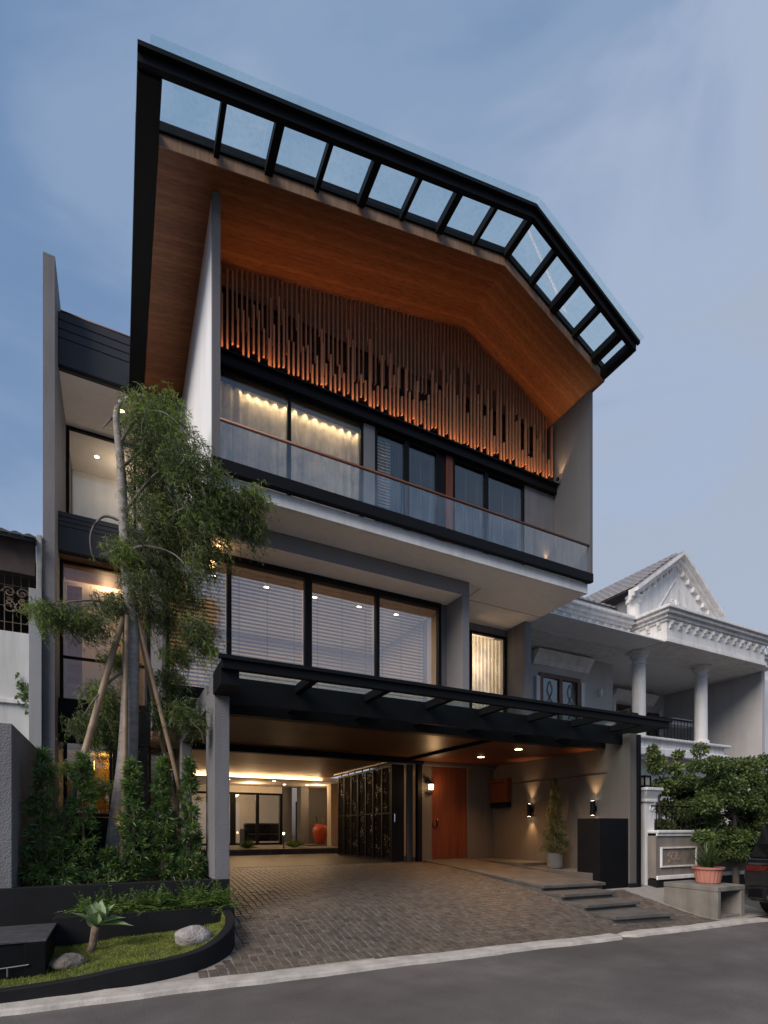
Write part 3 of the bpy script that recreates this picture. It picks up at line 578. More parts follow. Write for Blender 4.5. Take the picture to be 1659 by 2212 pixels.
# glass screens standing on the canopy by the neighbour
gs = tag(box('glass_screen', G_CLEAR, None, 9.00, 9.012, 6.9, 8.0, 3.56, 3.86), 'low clear glass screen standing on the canopy end', 'glass screen')
# fin column, side beam, rear column
hp('carport_column', STUCCO, 1.11, 1.30, 7.0, 7.72, .83, 3.345)
hp('column_head', STUCCO, 1.11, 1.298, 7.065, 7.47, 3.346, 3.52)
hp('side_beam', STUCCO, 1.112, 1.298, 7.722, 10.88, 3.18, 3.52)
hp('carport_column', STUCCO, 1.11, 1.30, 10.88, 11.25, .6, 3.50)
hp('carport_ceiling', W_CEIL, 1.302, 6.27, 7.661, 10.90, 3.20, 3.28, bevel=0)
hp('entry_ceiling', W_CEILR, 6.272, 8.913, 7.661, 11.07, 3.14, 3.28, bevel=0)
hp('ceiling_trim', BLACKM, 6.262, 6.272, 7.661, 10.9, 3.13, 3.20, bevel=0)
hp('gate_beam', BLACKM, 1.302, 6.65, 10.90, 11.10, 3.075, 3.40)
hp('entry_beam', STUCCO_D, 6.651, 8.915, 10.95, 11.10, 3.05, 3.135)
# right carport wall
CARW = mat('fluted_carport_wall', (.125, .108, .094), .85, .10, 1.4, .5, 1.0, stretch=(60, 60, .4), dirt=.12, bdist=.01)
wallr = hp('carport_side_wall', CARW, 8.92, 9.12, 6.92, 11.25, .2, 3.36)
MB().box(8.916, 8.9195, 9.0, 9.008, .64, 2.62).build('wall_joint', BLACKM, wallr); 
MB().box(8.914, 8.9195, 7.45, 10.4, 2.62, 2.632).build('wall_joint', BLACKM, wallr)
hp('wall_plinth', BLACKW, 8.905, 9.125, 6.90, 7.02, .15, .42)
hp('downpipe_column', BLACKM, 9.122, 9.23, 6.90, 7.05, .15, 3.35)
# entry wall with door
DY = 11.08
hp('entry_wall', CARW, 6.66, 6.985, DY, 11.25, .6, 3.05)
hp('entry_wall', CARW, 8.075, 8.915, DY, 11.25, .6, 3.05)
hp('entry_lintel', STUCCO_D, 6.986, 8.074, DY+.02, 11.25, 3.085, 3.13, bevel=0)
door = hp('front_door', W_DOOR, 6.99, 8.07, DY+.03, DY+.08, .722, 3.08)
MB().tube([(7.13, DY-.03, 1.55), (7.13, DY-.04, 1.75)], .018, 10).build('door_handle', mat('bronze', (.09, .05, .03), .35, .1, metallic=.8), door, smooth=True)
MB().lathe([(.10, 0), (.11, .004), (.10, .02)], (0, 0, 0), 24).build('door_medallion', W_DOOR, door).matrix_local = Matrix.Translation((7.12, DY+.02, 1.62)) @ Matrix.Rotation(R(90), 4, 'X')
hp('gate_post', BLACKM, 6.53, 6.66, 11.0, 11.12, .66, 3.08)
hp('side_light_panel', STUCCO_D, 6.36, 6.52, 11.22, 11.28, .68, 3.08)
# ---- hall behind the gate
hall = MB(); hall.box(1.31, 6.25, 11.11, 16.4, 3.20, 3.24); hall.build('hall_ceiling', W_HALL, house)
xh = 11.2
yy = 11.14
while yy < 16.3:
    MB().box(1.32, 6.24, yy, yy+.085, 3.155, 3.199).build('ceiling_slat', W_HALL, house); yy += .13
hp('hall_bulkhead', SOFFIT, 1.31, 7.6, 16.62, 20.3, 3.10, 3.2, bevel=0)
hp('hall_cove', SOFFIT, 1.31, 6.3, 16.41, 16.61, 3.26, 3.30, bevel=0)
hp('cove_light_strip', LEDM, 1.40, 6.1, 16.56, 16.61, 3.10, 3.155, bevel=0)
lamp('AREA', 'cove_wash', (3.7, 16.5, 3.07), 44, (1, .62, .3), target=(3.7, 14.6, 3.30), shape='RECTANGLE', size=4.6, size_y=0.08)
hp('hall_side_wall', CREAM, 7.5, 7.6, 11.3, 20.6, .6, 3.3, bevel=0)
hp('hall_wall', STUCCO_D, 1.20, 1.30, 11.26, 15.8, .6, 3.3, bevel=0)
hp('terrace_step', CONC, -1.0, 7.5, 15.95, 21.0, .6, .855)
# sliding glass doors at the end
hp('hall_end_wall', CREAM, -1.0, 3.0, 23.0, 23.1, .85, 3.3, bevel=0)
hp('hall_end_wall', CREAM, 3.0, 7.6, 23.0, 23.1, .85, 3.3, bevel=0)
hp('hall_door_head', SOFFIT, -.2, XY(609, 20.0), 19.95, 20.1, 2.85, 3.10, bevel=0)
gx2 = [XY(v, 20) for v in (505, 612, 690)]
window(-.2, XY(609, 20), 20.0, .86, 2.85, [XY(503, 20), XY(556, 20)], G_DARK, fw=.08, mw=[.2, .12], name='sliding_door')
hp('hall_pier', STUCCO_D, XY(609, 20)+.01, XY(629, 20), 19.9, 20.5, .85, 3.1)
hp('hall_white_wall', WHITEW, XY(626, 21), XY(655, 21), 21.0, 21.1, .85, 3.1, bevel=0)
hp('hall_inner_door', BLACKM, XY(640, 20.9), XY(642, 20.9), 20.9, 20.99, .86, 2.6, bevel=0)
hp('hall_grey_pier', STUCCO, XY(650, 19.2), XY(667, 19.2), 19.2, 19.7, .85, 3.1)
hp('hall_grey_wall', STUCCO_D, XY(660, 19.72), 7.5, 19.72, 19.8, .85, 3.1, bevel=0)
hp('hall_column', CREAM, XY(715, 17.6), XY(737, 17.6), 17.6, 18.0, .85, 3.1)
for i, (a, b2) in enumerate(((3.2, 17.4), (4.7, 17.4), (5.4, 18.6), (6.2, 18.4))):
    downlight((a, b2, 3.098), 'recessed downlight in the hall bulkhead beyond the gate', 'hall downlights', .05)
for lc, en in (((4.2, 18.6, 2.9), 26), ((6.6, 18.4, 2.9), 16), ((4.3, 21.6, 2.8), 45)): lamp('POINT', 'hall_lamp', lc, en, (1, .68, .36), shadow_soft_size=.15)

# ---- left wing (set back)
YL = 11.72
hp('party_fin', STUCCO, -1.21, -1.02, 11.2, 17.0, .6, onY(106, 548, 11.2).z)
zt, zb = onY(128, 672, YL).z, onY(128, 786, YL).z
hp('wing_parapet', NAVY, -1.018, 1.198, YL, YL+.18, zb, zt)
for i in range(3): MB().box(-1.017, 1.197, YL-.006, YL+.002, zt-.16-.17*i, zt-.148-.17*i).build('parapet_groove', BLACKM, house)
MB().tube([(-1.0, YL+.25, zt+.22), (1.1, YL+.25, zt+.22)], .025, 8).build('parapet_rail', W_RAIL, house, smooth=True)
hp('wing_soffit', SOFFIT, -1.018, 1.198, YL+.181, 13.6, zb+.004, zb+.06, bevel=0)
hp('wing_trim', BLACKM, -1.017, 1.197, YL-.008, YL+.03, zb-.05, zb-.001, bevel=0)
z2t, z2b = onY(128, 1103, YL).z, onY(128, 1187, YL).z
hp('wing_spandrel', NAVY, -1.018, .598, YL, YL+.18, z2b, z2t)
for i in range(3): MB().box(-1.017, .597, YL-.006, YL+.002, z2t-.10-.09*i, z2t-.092-.09*i).build('spandrel_groove', BLACKM, house)
hp('wing_floor', SOFFIT, -1.018, 1.198, YL+.181, 14.9, z2b+.002, z2b+.08, bevel=0)
hp('wing_soffit_timber', IWOOD, -1.0, .59, YL+.19, 13.0, z2b-.03, z2b, bevel=0)  # plain timber lining under the wing floor
window(-1.015, 1.197, 13.45, z2b+.1, zb, [.35], G_WIN3, fw=.06, par=house)
hp('wing_back_wall', WHITEW, -1.0, 1.2, 15.0, 15.1, z2b+.09, zb+.2, bevel=0)
hp('wing_upper_ceiling', SOFFIT, -1.01, 1.19, 13.49, 15.0, zb-.02, zb+.05, bevel=0)
z3 = onY(130, 1506, YL).z
window(-1.015, .598, 12.1, z3, z2b-.03, [], G_WIN3, fw=.05, par=house)
MB().box(-1.0, .59, 12.05, 12.13, onY(130, 1418, 12.1).z-.02, onY(130, 1418, 12.1).z+.02).build('window_transom', BLACKM, house)
hp('wing_room_wall', CREAM, -1.0, .6, 14.4, 14.5, z3-.2, z2b, bevel=0)
hp('wing_room_timber', IWOOD, -.98, -.70, 13.2, 13.25, z3, z2b-.05, bevel=0)
hp('wing_spandrel_low', BLACKM, -1.018, .598, YL+.02, YL+.2, onY(130, 1600, YL).z, z3)
window(onY(145, 0, YL+.1).x-.06, onY(236, 0, YL+.1).x+.06, YL+.1, onY(180, 1764, YL+.1).z, onY(180, 1600, YL+.1).z-.002, [], glass('amber_glass', (.90, .74, .42), .10, 1.0), fw=.06, par=house)
hp('wing_low_wall', BLACKM, -1.018, 1.10, YL+.06, YL+.16, .6, onY(180, 1766, YL+.1).z, bevel=0)
hp('wing_low_pier', BLACKM, onY(236, 0, YL+.1).x+.062, .55, YL+.04, YL+.18, onY(180, 1766, YL+.1).z, onY(130, 1600, YL).z)
window(.56, 1.09, YL+.1, onY(180, 1766, YL+.1).z, onY(130, 1600, YL).z, [], G_DARK, fw=.05, par=house)
hp('cellar_room_wall', mat('gold_wall', (.34, .22, .08), .6, .1, 2), -1.0, 1.1, 13.0, 13.1, .6, 3.4, bevel=0)
hp('cellar_ceiling', SOFFIT, -1.0, 1.1, 11.95, 13.0, 3.05, 3.1, bevel=0)
for i in range(3): MB().tube([(-.75+.3*i, 12.6, 1.9), (-.75+.3*i, 12.6, 3.0)], .012, 6).build('hanging_rod', CHROME, house)
lamp('POINT', 'gold_room_light', (-.2, 12.5, 2.85), 6, (1, .74, .38), shadow_soft_size=.1)
lamp('POINT', 'wing_room_light', (-.2, 13.2, z2b-.25), 14, (1, .62, .32), shadow_soft_size=.15)
lamp('POINT', 'wing_upper_light', (.1, 14.2, zb-.5), 9, (1, .78, .55), shadow_soft_size=.2)
for px_, py_, Z, nm in ((209, 1061, None, 'glowing downlight seen through the upper wing window'), (263, 888, zb, 'glowing downlight in the recessed wing balcony soffit'), (208, 1228, z2b-.03, 'glowing downlight in the timber soffit of the wing')):
    if Z is None: p = onY(px_, py_, 14.2); downlight((p.x, p.y, zb-.022), nm, None, .05)
    else: p = onZ(px_, py_, Z-.004); downlight((p.x, p.y, Z-.001), nm, None, .05, BULB); lamp('SPOT', 'soffit_lamp', (p.x, p.y, Z-.05), 14, (1, .6, .3), target=(p.x, p.y, 0), spot_size=R(110), spot_blend=.8, shadow_soft_size=.05)

# ================================================================== FOLDING GATE AND CARPORT FITTINGS
def perforated():
    m = bpy.data.materials.new('perforated_steel'); m.use_nodes = True; t = m.node_tree; bs = t.nodes['Principled BSDF']; bs.inputs['Base Color'].default_value = (.006, .006, .0065, 1); bs.inputs['Roughness'].default_value = .85; bs.inputs['Specular IOR Level'].default_value = .05
    o_ = [n for n in t.nodes if n.type == 'OUTPUT_MATERIAL'][0]; geo = N(t, 'ShaderNodeNewGeometry'); mpv = N(t, 'ShaderNodeMapping'); mpv.inputs['Scale'].default_value = (0.01, 1, 1)
    vo = N(t, 'ShaderNodeTexVoronoi'); vo.inputs['Scale'].default_value = 20; vo.inputs['Randomness'].default_value = .7
    n = N(t, 'ShaderNodeTexNoise'); n.inputs['Scale'].default_value = 2.6; n.inputs['Detail'].default_value = 1
    mr_ = N(t, 'ShaderNodeMapRange'); mr_.inputs['From Min'].default_value = .34; mr_.inputs['From Max'].default_value = .62; mr_.inputs['To Max'].default_value = .40
    lt = N(t, 'ShaderNodeMath', operation='LESS_THAN'); tr = N(t, 'ShaderNodeBsdfTransparent'); mx = N(t, 'ShaderNodeMixShader'); Lk = t.links.new
    Lk(geo.outputs['Position'], mpv.inputs['Vector']); Lk(mpv.outputs['Vector'], vo.inputs['Vector']); Lk(mpv.outputs['Vector'], n.inputs['Vector']); Lk(n.outputs['Fac'], mr_.inputs['Value']); Lk(vo.outputs['Distance'], lt.inputs[0]); Lk(mr_.outputs[0], lt.inputs[1])
    Lk(lt.outputs[0], mx.inputs[0]); Lk(bs.outputs[0], mx.inputs[1]); Lk(tr.outputs[0], mx.inputs[2]); Lk(mx.outputs[0], o_.inputs['Surface']); return m
PERF = perforated()
gate = thing('folding_gate', 'black perforated folding gate drawn back along the hall', 'gate')
MB().tube([(5.90, 11.15, 3.13), (5.90, 14.9, 3.13)], .03, 8).build('gate_track', mat('galvanised_steel', (.35, .33, .31), .45, .1, metallic=.7), gate)
for i in range(7):
    y0 = 11.2+i*.484; x0 = 5.90+(.012 if i % 2 else 0)
    p = MB(); p.box(x0-.02, x0+.02, y0, y0+.04, .70, 3.03); p.box(x0-.02, x0+.02, y0+.44, y0+.48, .70, 3.03); p.box(x0-.02, x0+.02, y0+.04, y0+.44, 2.98, 3.03); p.box(x0-.02, x0+.02, y0+.04, y0+.44, .70, .75); p.box(x0-.02, x0+.02, y0+.04, y0+.44, 1.85, 1.88)
    p = p.build('gate_panel', BLACKM, gate); MB().box(x0-.004, x0+.004, y0+.04, y0+.44, .75, 2.98).build('perforated_sheet', PERF, p)
    MB().box(x0-.012, x0+.012, y0+.22, y0+.26, 3.03, 3.11).build('hanger', BLACKM, p)
p = MB().box(5.88, 6.22, 11.13, 11.17, .69, 3.05).build('gate_panel', BLACKM, gate); MB().box(5.93, 5.95, 11.09, 11.13, 1.65, 1.85).build('gate_handle', CHROME, p)
for px_, py_, nm in ((1039, 1635, 'round glowing downlight in the red timber ceiling nearer the front door'), (1120, 1618.5, 'round glowing downlight in the red timber ceiling nearer the canopy')):
    p = onZ(px_, py_, 3.135); downlight((p.x, p.y, 3.138), nm, None, .075, BULB)
    lamp('SPOT', 'carport_lamp', (p.x, p.y, 3.09), 72, (1, .52, .2), target=(p.x, p.y, 0), spot_size=R(125), spot_blend=.7, shadow_soft_size=.06)
for px_, py_ in ((715*.1953+375.8, 795*.1953+1393.3), (1300*.1953+375.8, 900*.1953+1393.3), (1085*.1953+375.8, 1030*.1953+1393.3)):
    p = onZ(px_, py_, 3.195); t_ = MB().lathe([(.06, 0), (.06, -.005), (.045, -.006)], (p.x, p.y, 3.199), 14).build('downlight', mat('dim_trim', (.3, .2, .12), .4, .02)); tag(t_, 'unlit recessed downlight in the carport timber ceiling', 'downlight', 'unlit carport downlights')
def sconce(px_, py_, label):
    p = onX(px_, py_, 8.92-.10); t_ = thing('wall_sconce', label, 'wall lamp', None, p)
    MB().tube([(0, 0, -.15), (0, 0, .15)], .048, 18).build('lamp_tube', BLACKM, t_, smooth=False); MB().box(.03, .10, -.03, .03, -.05, .05).build('wall_bracket', BLACKM, t_)
    for s in (-1, 1):
        MB().lathe([(.036, s*.151), (.03, s*.1525)], (0, 0, 0), 14).build('lamp_lens', BULBW, t_)
        lamp('SPOT', 'sconce_beam', (0, 0, s*.17), 20, (1, .60, .28), parent=t_, target=(.05, 0, s*1.0), spot_size=R(72), spot_blend=.95, shadow_soft_size=.03)
    return t_
sconce(1143, 1750, 'black up-and-down wall light beside the potted conifer'); sconce(1280, 1745.5, 'black up-and-down wall light above the black cabinet')
# lantern by the door
p = onY(931, 1698, DY-.12); lt_ = thing('wall_lantern', 'lit wrought iron wall lantern beside the timber door', 'wall lantern', None, p)
MB().tube([(-.06, .12, .10), (-.06, .02, .16), (0, 0, .13), (0, 0, .09)], .01, 8).build('bracket', BLACKM, lt_); MB().lathe([(.05, .115), (.05, .12), (.005, .12)], (-.06, 0, 0), 12).build('back_plate', BLACKM, lt_)
cg = MB()
for k_ in range(6):
    a = k_*math.pi/3; cg.tube([(.075*math.cos(a), .075*math.sin(a), -.10), (.085*math.cos(a), .085*math.sin(a), .05)], .006, 6)
cg.lathe([(.09, .05), (.10, .055), (.05, .085), (.012, .11)], (0, 0, 0), 6); cg.lathe([(.08, -.115), (.085, -.10), (.075, -.095)], (0, 0, 0), 6)
for z in (-.05, 0): cg.lathe([(.079, z-.004), (.083, z), (.079, z+.004)], (0, 0, 0), 6)
cg.build('lantern_cage', BLACKM, lt_); MB().lathe([(.055, -.09), (.062, .04)], (0, 0, 0), 12).build('lantern_glass', emis('lantern_glow', (1, .66, .33), 7), lt_)
lamp('POINT', 'lantern_light', (0, -.16, -.02), 7, (1, .60, .28), parent=lt_, shadow_soft_size=.06)
# wooden letter box on the side wall
lb = thing('letter_box', 'red-brown timber letter box with black base on the carport wall', 'letter box', None, (8.92, 10.70, 2.2))
MB().box(-.16, 0, -.33, .33, .0-.03, .58).build('box_body', W_DOOR, lb, bevel=.004); MB().box(-.15, 0, -.32, .32, -.16, -.035).build('box_base', BLACKM, lb); MB().box(-.166, -.161, -.25, .25, .46, .48).build('slot', BLACKM, lb)
# black cabinet
cb = thing('meter_cabinet', 'tall black steel cabinet at the end of the carport wall', 'cabinet', None, (8.13, 6.95, .30))
MB().box(0, .785, .0, .55, 0, 1.39).build('cabinet_body', BLACKM, cb, bevel=.006); d_ = MB().box(.03, .76, -.012, -.001, .03, 1.36).build('cabinet_door', BLACKM, cb, bevel=.003); MB().box(.70, .72, -.03, -.013, .65, .75).build('handle', BLACKM, d_)
# tap
p = onX(1262, 1787+18, 8.90); tp = tag(MB().tube([(p.x+.02, p.y, p.z), (p.x-.06, p.y, p.z)], .012, 8).build('garden_tap', CHROME), 'small chrome tap on the carport side wall', 'tap')
MB().tube([(p.x-.05, p.y, p.z), (p.x-.06, p.y, p.z-.05)], .01, 8).build('spout', CHROME, tp); MB().box(p.x-.045, p.x-.035, p.y-.03, p.y+.03, p.z+.012, p.z+.022).build('tap_handle', CHROME, tp)
# security camera on the rear column
p = onY(404, 1640, 10.86); sc_ = tag(MB().lathe([(.06, 0), (.06, .03), (.03, .05)], (p.x, p.y-.04, p.z), 14).build('security_camera', mat('camera_white', (.6, .6, .6), .4, .02)), 'white dome security camera on the rear carport column', 'camera')
MB().lathe([(.01, -.05), (.04, -.035), (.05, -.001)], (p.x, p.y-.04, p.z), 14).build('dome', BLACKM, sc_, smooth=True)
# hall things
p = onY(693.5, 1823, 18.3); jz = .905
tag(box('jar_plinth', CONC, None, p.x-.7, p.x+.55, 18.0, 18.75, .856, jz, .006), 'low concrete plinth under the red jar', 'plinth')
jr = tag(MB().lathe([(.15, 0), (.17, .02), (.25, .25), (.285, .45), (.27, .60), (.20, .70), (.185, .715), (.20, .74), (.19, .75), (.16, .74), (.16, .55)], (p.x, p.y+.1, jz+.001), 28).build('glazed_jar', JARR, smooth=True), 'large red glazed jar on the hall plinth', 'jar')
for dx, tp_, nm in ((-.12, (-.30, 0, 1.05), 'dark walking stick leaning in the red jar'), (.10, (.22, 0, .98), 'pale walking stick leaning in the red jar')):
    tag(MB().tube([(p.x+dx*.5, p.y+.1, jz+.58), (p.x+tp_[0]*.55, p.y+.1, jz+tp_[2])], .015, 6).build('walking_stick', BLACKM if dx < 0 else CHROME), nm, 'stick')
p = onY(613, 1833, 16.4); bl = tag(MB().lathe([(.05, 0), (.05, .02), (.015, .03), (.015, .5), (.04, .51), (.04, .53)], (p.x, p.y, .856), 12).build('bollard_lamp', BLACKM), 'small bollard lamp on the hall terrace', 'bollard lamp'); MB().lathe([(.025, .44), (.025, .505)], (p.x, p.y, .856), 10).build('lamp_lens', BULBW, bl); lamp('POINT', 'bollard_light', (p.x, p.y-.08, 1.3), 2, WARM, shadow_soft_size=.04)
p = onY(566, 1826, 21.6); sf = thing('sofa', 'dark leather sofa behind the sliding glass doors', 'sofa', None, (p.x, 21.2, .856))
MB().box(-.75, .75, -.4, .45, .12, .42).build('seat', SOFA, sf, bevel=.05); MB().box(-.75, .75, .2, .5, .42, .85).build('backrest', SOFA, sf, bevel=.06); MB().box(-.9, -.75, -.4, .5, .0, .62).build('armrest', SOFA, sf, bevel=.04); MB().box(.75, .9, -.4, .5, .0, .62).build('armrest', SOFA, sf, bevel=.04)
def rosette(name, label, cat, loc, n, L_, W_, m, spread=(.35, 1.1), grp=None, droop=.15):
    az = rng.uniform(0, 2*np.pi, n); el = rng.uniform(*spread, n); d = np.stack([np.cos(az)*np.cos(el), np.sin(az)*np.cos(el), np.sin(el)], 1)
    V = blades(np.zeros((n, 3)), d, L_*rng.uniform(.7, 1.15, n), W_, droop); o = quads_obj(name, V, m); o.location = loc; return tag(o, label, cat, grp)
p = onY(636, 1833, 16.6); rosette('hall_plant', 'spiky green plant on the hall terrace beside the bollard lamp', 'plant', (p.x, 16.6, .86), 60, .42, .05, LEAF_F)
p = onY(535, 1833, 16.7); rosette('terrace_shrub', 'low dark shrub on the hall terrace before the sliding doors', 'plant', (p.x, 16.7, .86), 90, .40, .04, LEAF_S, (.1, 1.3))

# ================================================================== BOUNDARY WALL, PLANTERS, LAWN
tag(box('boundary_wall', STUCCO, None, -1.75, -1.046, 7.03, 11.19, .3, onY(27, 1563, 7.03).z, .008), 'grey rendered boundary wall at the left end of the planter', 'wall')
cp = MB()
for i in range(6): cp.tube([(-1.75+.13*i, 11.32, 2.9), (-1.75+.13*i, 11.9, 3.0)], .05, 8)
tag(cp.build('tile_coping', mat('red_tile', (.22, .07, .05), .7, .2, 8)), 'strip of red-brown tile coping behind the grey boundary wall', 'tile coping')
pl = thing('raised_planter', 'black rendered raised planter below the conifer shrubs', 'planter')
MB().box(-3.2, 1.302, 6.99, 7.14, .18, .838).build('planter_front', BLACKW, pl, bevel=.006)
MB().box(1.14, 1.301, 7.142, 10.87, .3, .832).build('planter_side', BLACKW, pl, bevel=.006)
MB().box(-3.1, 1.138, 7.142, 11.7, .3, .79).build('planter_soil', SOIL, pl)
lp = thing('lower_planter', 'low black planter trough holding the row of ferns', 'planter')
zlp = onY(507, 1957, 6.66).z
MB().box(-.62, 1.30, 6.66, 6.73, .15, zlp).build('trough_front', BLACKW, lp, bevel=.006); MB().box(-.62, -.40, 6.731, 6.988, .15, zlp).build('trough_end', BLACKW, lp, bevel=.006); MB().box(1.22, 1.30, 6.731, 6.988, .15, zlp).build('trough_end', BLACKW, lp, bevel=.006); MB().box(-.399, 1.219, 6.731, 6.988, .15, zlp-.03).build('trough_soil', SOIL, lp)
# curved kerb wall of the lawn
def catmull(P, n=8):
    P = [Vector(p) for p in P]; out_ = []
    for i in range(len(P)-1):
        p0, p1, p2, p3 = P[max(i-1, 0)], P[i], P[i+1], P[min(i+2, len(P)-1)]
        for q in range(n):
            t = q/n; out_.append(.5*((2*p1)+(-p0+p2)*t+(2*p0-5*p1+4*p2-p3)*t*t+(-p0+3*p1-3*p2+p3)*t**3))
    out_.append(P[-1]); return out_
path = catmull(PLP, 6); wl_ = MB(); b = 0; inner = []
for i, p in enumerate(path):
    d = (path[min(i+1, len(path)-1)]-path[max(i-1, 0)]); d.z = 0; d.normalize(); nrm = Vector((-d.y, d.x, 0)); q = p+nrm*.105; inner.append(q)
    bz = .03; bv = .008
    wl_.v += [(p.x, p.y, bz-.1), (p.x, p.y, p.z-bv), (p.x+nrm.x*bv, p.y+nrm.y*bv, p.z), (q.x-nrm.x*bv, q.y-nrm.y*bv, p.z), (q.x, q.y, p.z-bv), (q.x, q.y, bz-.1)]
for i in range(len(path)-1):
    for k_ in range(5): wl_.f.append((i*6+k_, (i+1)*6+k_, (i+1)*6+k_+1, i*6+k_+1))
tag(wl_.build('curved_planter_wall', BLACKW), 'low curved black wall edging the small lawn', 'planter wall')
# lawn surface between that wall and the trough
lw = MB(); nrow = 8; cols = []
for q in inner:
    yb_ = 6.66; zb_ = .20+max(0, q.x+.6)*.065; cols.append([(q.x, q.y+(yb_-q.y)*k_/nrow, (q.z-.03)+(zb_-q.z+.03)*(k_/nrow)+.012*math.sin(q.x*7+k_*1.7)) for k_ in range(nrow+1)])
for c_ in cols: lw.v += c_
for i in range(len(cols)-1):
    for k_ in range(nrow): a = i*(nrow+1)+k_; lw.f.append((a, a+nrow+1, a+nrow+2, a+1))
struct(lw.build('lawn', mat('lawn_soil', (.075, .085, .024), .95, .4, 10, .8, 60, bdist=.02)))
pts = []
for i in range(len(cols)-1):
    for k_ in range(nrow):
        A, B, D, E_ = map(np.array, (cols[i][k_], cols[i+1][k_], cols[i][k_+1], cols[i+1][k_+1]))
        if A[0] < -1.6: continue
        area = np.linalg.norm(np.cross(B-A, D-A)); n = int(area*14000)
        u = rng.random((n, 1)); v = rng.random((n, 1)); pts.append(A*(1-u)*(1-v)+B*u*(1-v)+D*(1-u)*v+E_*u*v)
pts = np.concatenate(pts); pn = np.sin(9*pts[:, 0]+3*np.sin(5*pts[:, 1]))*np.sin(11*pts[:, 1]+2*pts[:, 0]); pts = pts[(pn < .55) | (rng.random(len(pts)) < .25)]; nb = len(pts); dd = np.stack([rng.normal(0, .55, nb), rng.normal(0, .55, nb), np.ones(nb)], 1)
g_ = quads_obj('grass', blades(pts-np.array([0, 0, .004]), dd, rng.uniform(.014, .042, nb), .005), GRASS); g_['kind'] = 'stuff'; g_['label'] = 'short yellow-green lawn grass inside the curved black wall'
lt_n = 60; sel = pts[rng.integers(0, len(pts), lt_n)]; V = blades(sel+np.array([0, 0, .02]), rng.normal(0, 1, (lt_n, 3))*[1, 1, .2], rng.uniform(.02, .045, lt_n), .016, 0)
q = np.stack([rng.uniform(1.4, 6.4, 70), rng.uniform(5.2, 7.5, 70)], 1); q3 = np.array([[a, b_, gz(b_)+.008] for a, b_ in q]); V = np.concatenate([V, blades(q3, rng.normal(0, 1, (70, 3))*[1, 1, .1], rng.uniform(.02, .04, 70), .014, 0)])
ll = quads_obj('leaf_litter', V, mat('dry_leaf', (.16, .10, .04), .8, .3, 20)); ll['kind'] = 'stuff'; ll['label'] = 'scattered dry fallen leaves on the lawn and driveway'
# utility box
ub = thing('utility_box', 'black steel utility box at the end of the lawn', 'utility box', None, (-.60, 5.72, .12))
MB().box(-1.9, 0, 0, .92, 0, .335).build('box_body', BLACKM, ub, bevel=.006); MB().box(-1.92, .012, -.015, .935, .336, .356).build('box_lid', mat('worn_black_lid', (.05, .05, .053), .55, .75, 8, .5, 30, stretch=(1, 6, 1)), ub, bevel=.004)
MB().box(-.16, .006, -.02, -.001, 0, .33).build('box_post', BLACKM, ub, bevel=.004); l_ = MB().tube([(-.42, -.02, .12), (-.12, -.03, .14)], .007, 8).build('latch', mat('dull_steel', (.2, .2, .2), .5, .1, metallic=.8), ub); MB().tube([(-.28, -.03, .13), (-.28, -.035, .05)], .007, 8).build('latch_bar', MATS['dull_steel'], ub)
def rock(name, label, c, sx_, sy_, sz_, m, seed):
    bm = bmesh.new(); bmesh.ops.create_icosphere(bm, subdivisions=4, radius=1); r_ = random.Random(seed); ph = [r_.uniform(0, 6) for _ in range(6)]; planes = [(Vector((r_.uniform(-1, 1), r_.uniform(-1, 1), r_.uniform(-.3, 1))).normalized(), r_.uniform(.68, .9)) for _ in range(7)]
    for v in bm.verts:
        d = v.co.normalized(); k_ = 1+.07*math.sin(3*d.x+ph[0])*math.sin(2.5*d.y+ph[1])+.05*math.sin(5*d.z+ph[2]+3*d.x)+.02*math.sin(11*d.x+ph[3])*math.sin(9*d.y+ph[4])
        for pn, dist in planes:
            dp = d.dot(pn)*k_
            if dp > dist: k_ *= (dist+(dp-dist)*.25)/dp
        v.co = Vector((d.x*k_*sx_, d.y*k_*sy_, d.z*k_*sz_))
    me_ = bpy.data.meshes.new(name); bm.to_mesh(me_); bm.free(); me_.materials.append(m); me_.polygons.foreach_set('use_smooth', [True]*len(me_.polygons)); o_ = bpy.data.objects.new(name, me_); C.objects.link(o_); o_.location = c; return tag(o_, label, 'rock')
p = onZ(421, 2036, .27); rock('boulder', 'large rounded grey boulder on the lawn beside the curved wall', (p.x, p.y+.03, .33), .215, .15, .125, ROCK, 3)
p = onZ(146, 2082, .20); rock('boulder', 'small flat brown boulder on the lawn beside the utility box', (p.x, p.y, .215), .15, .11, .085, ROCK2, 5)

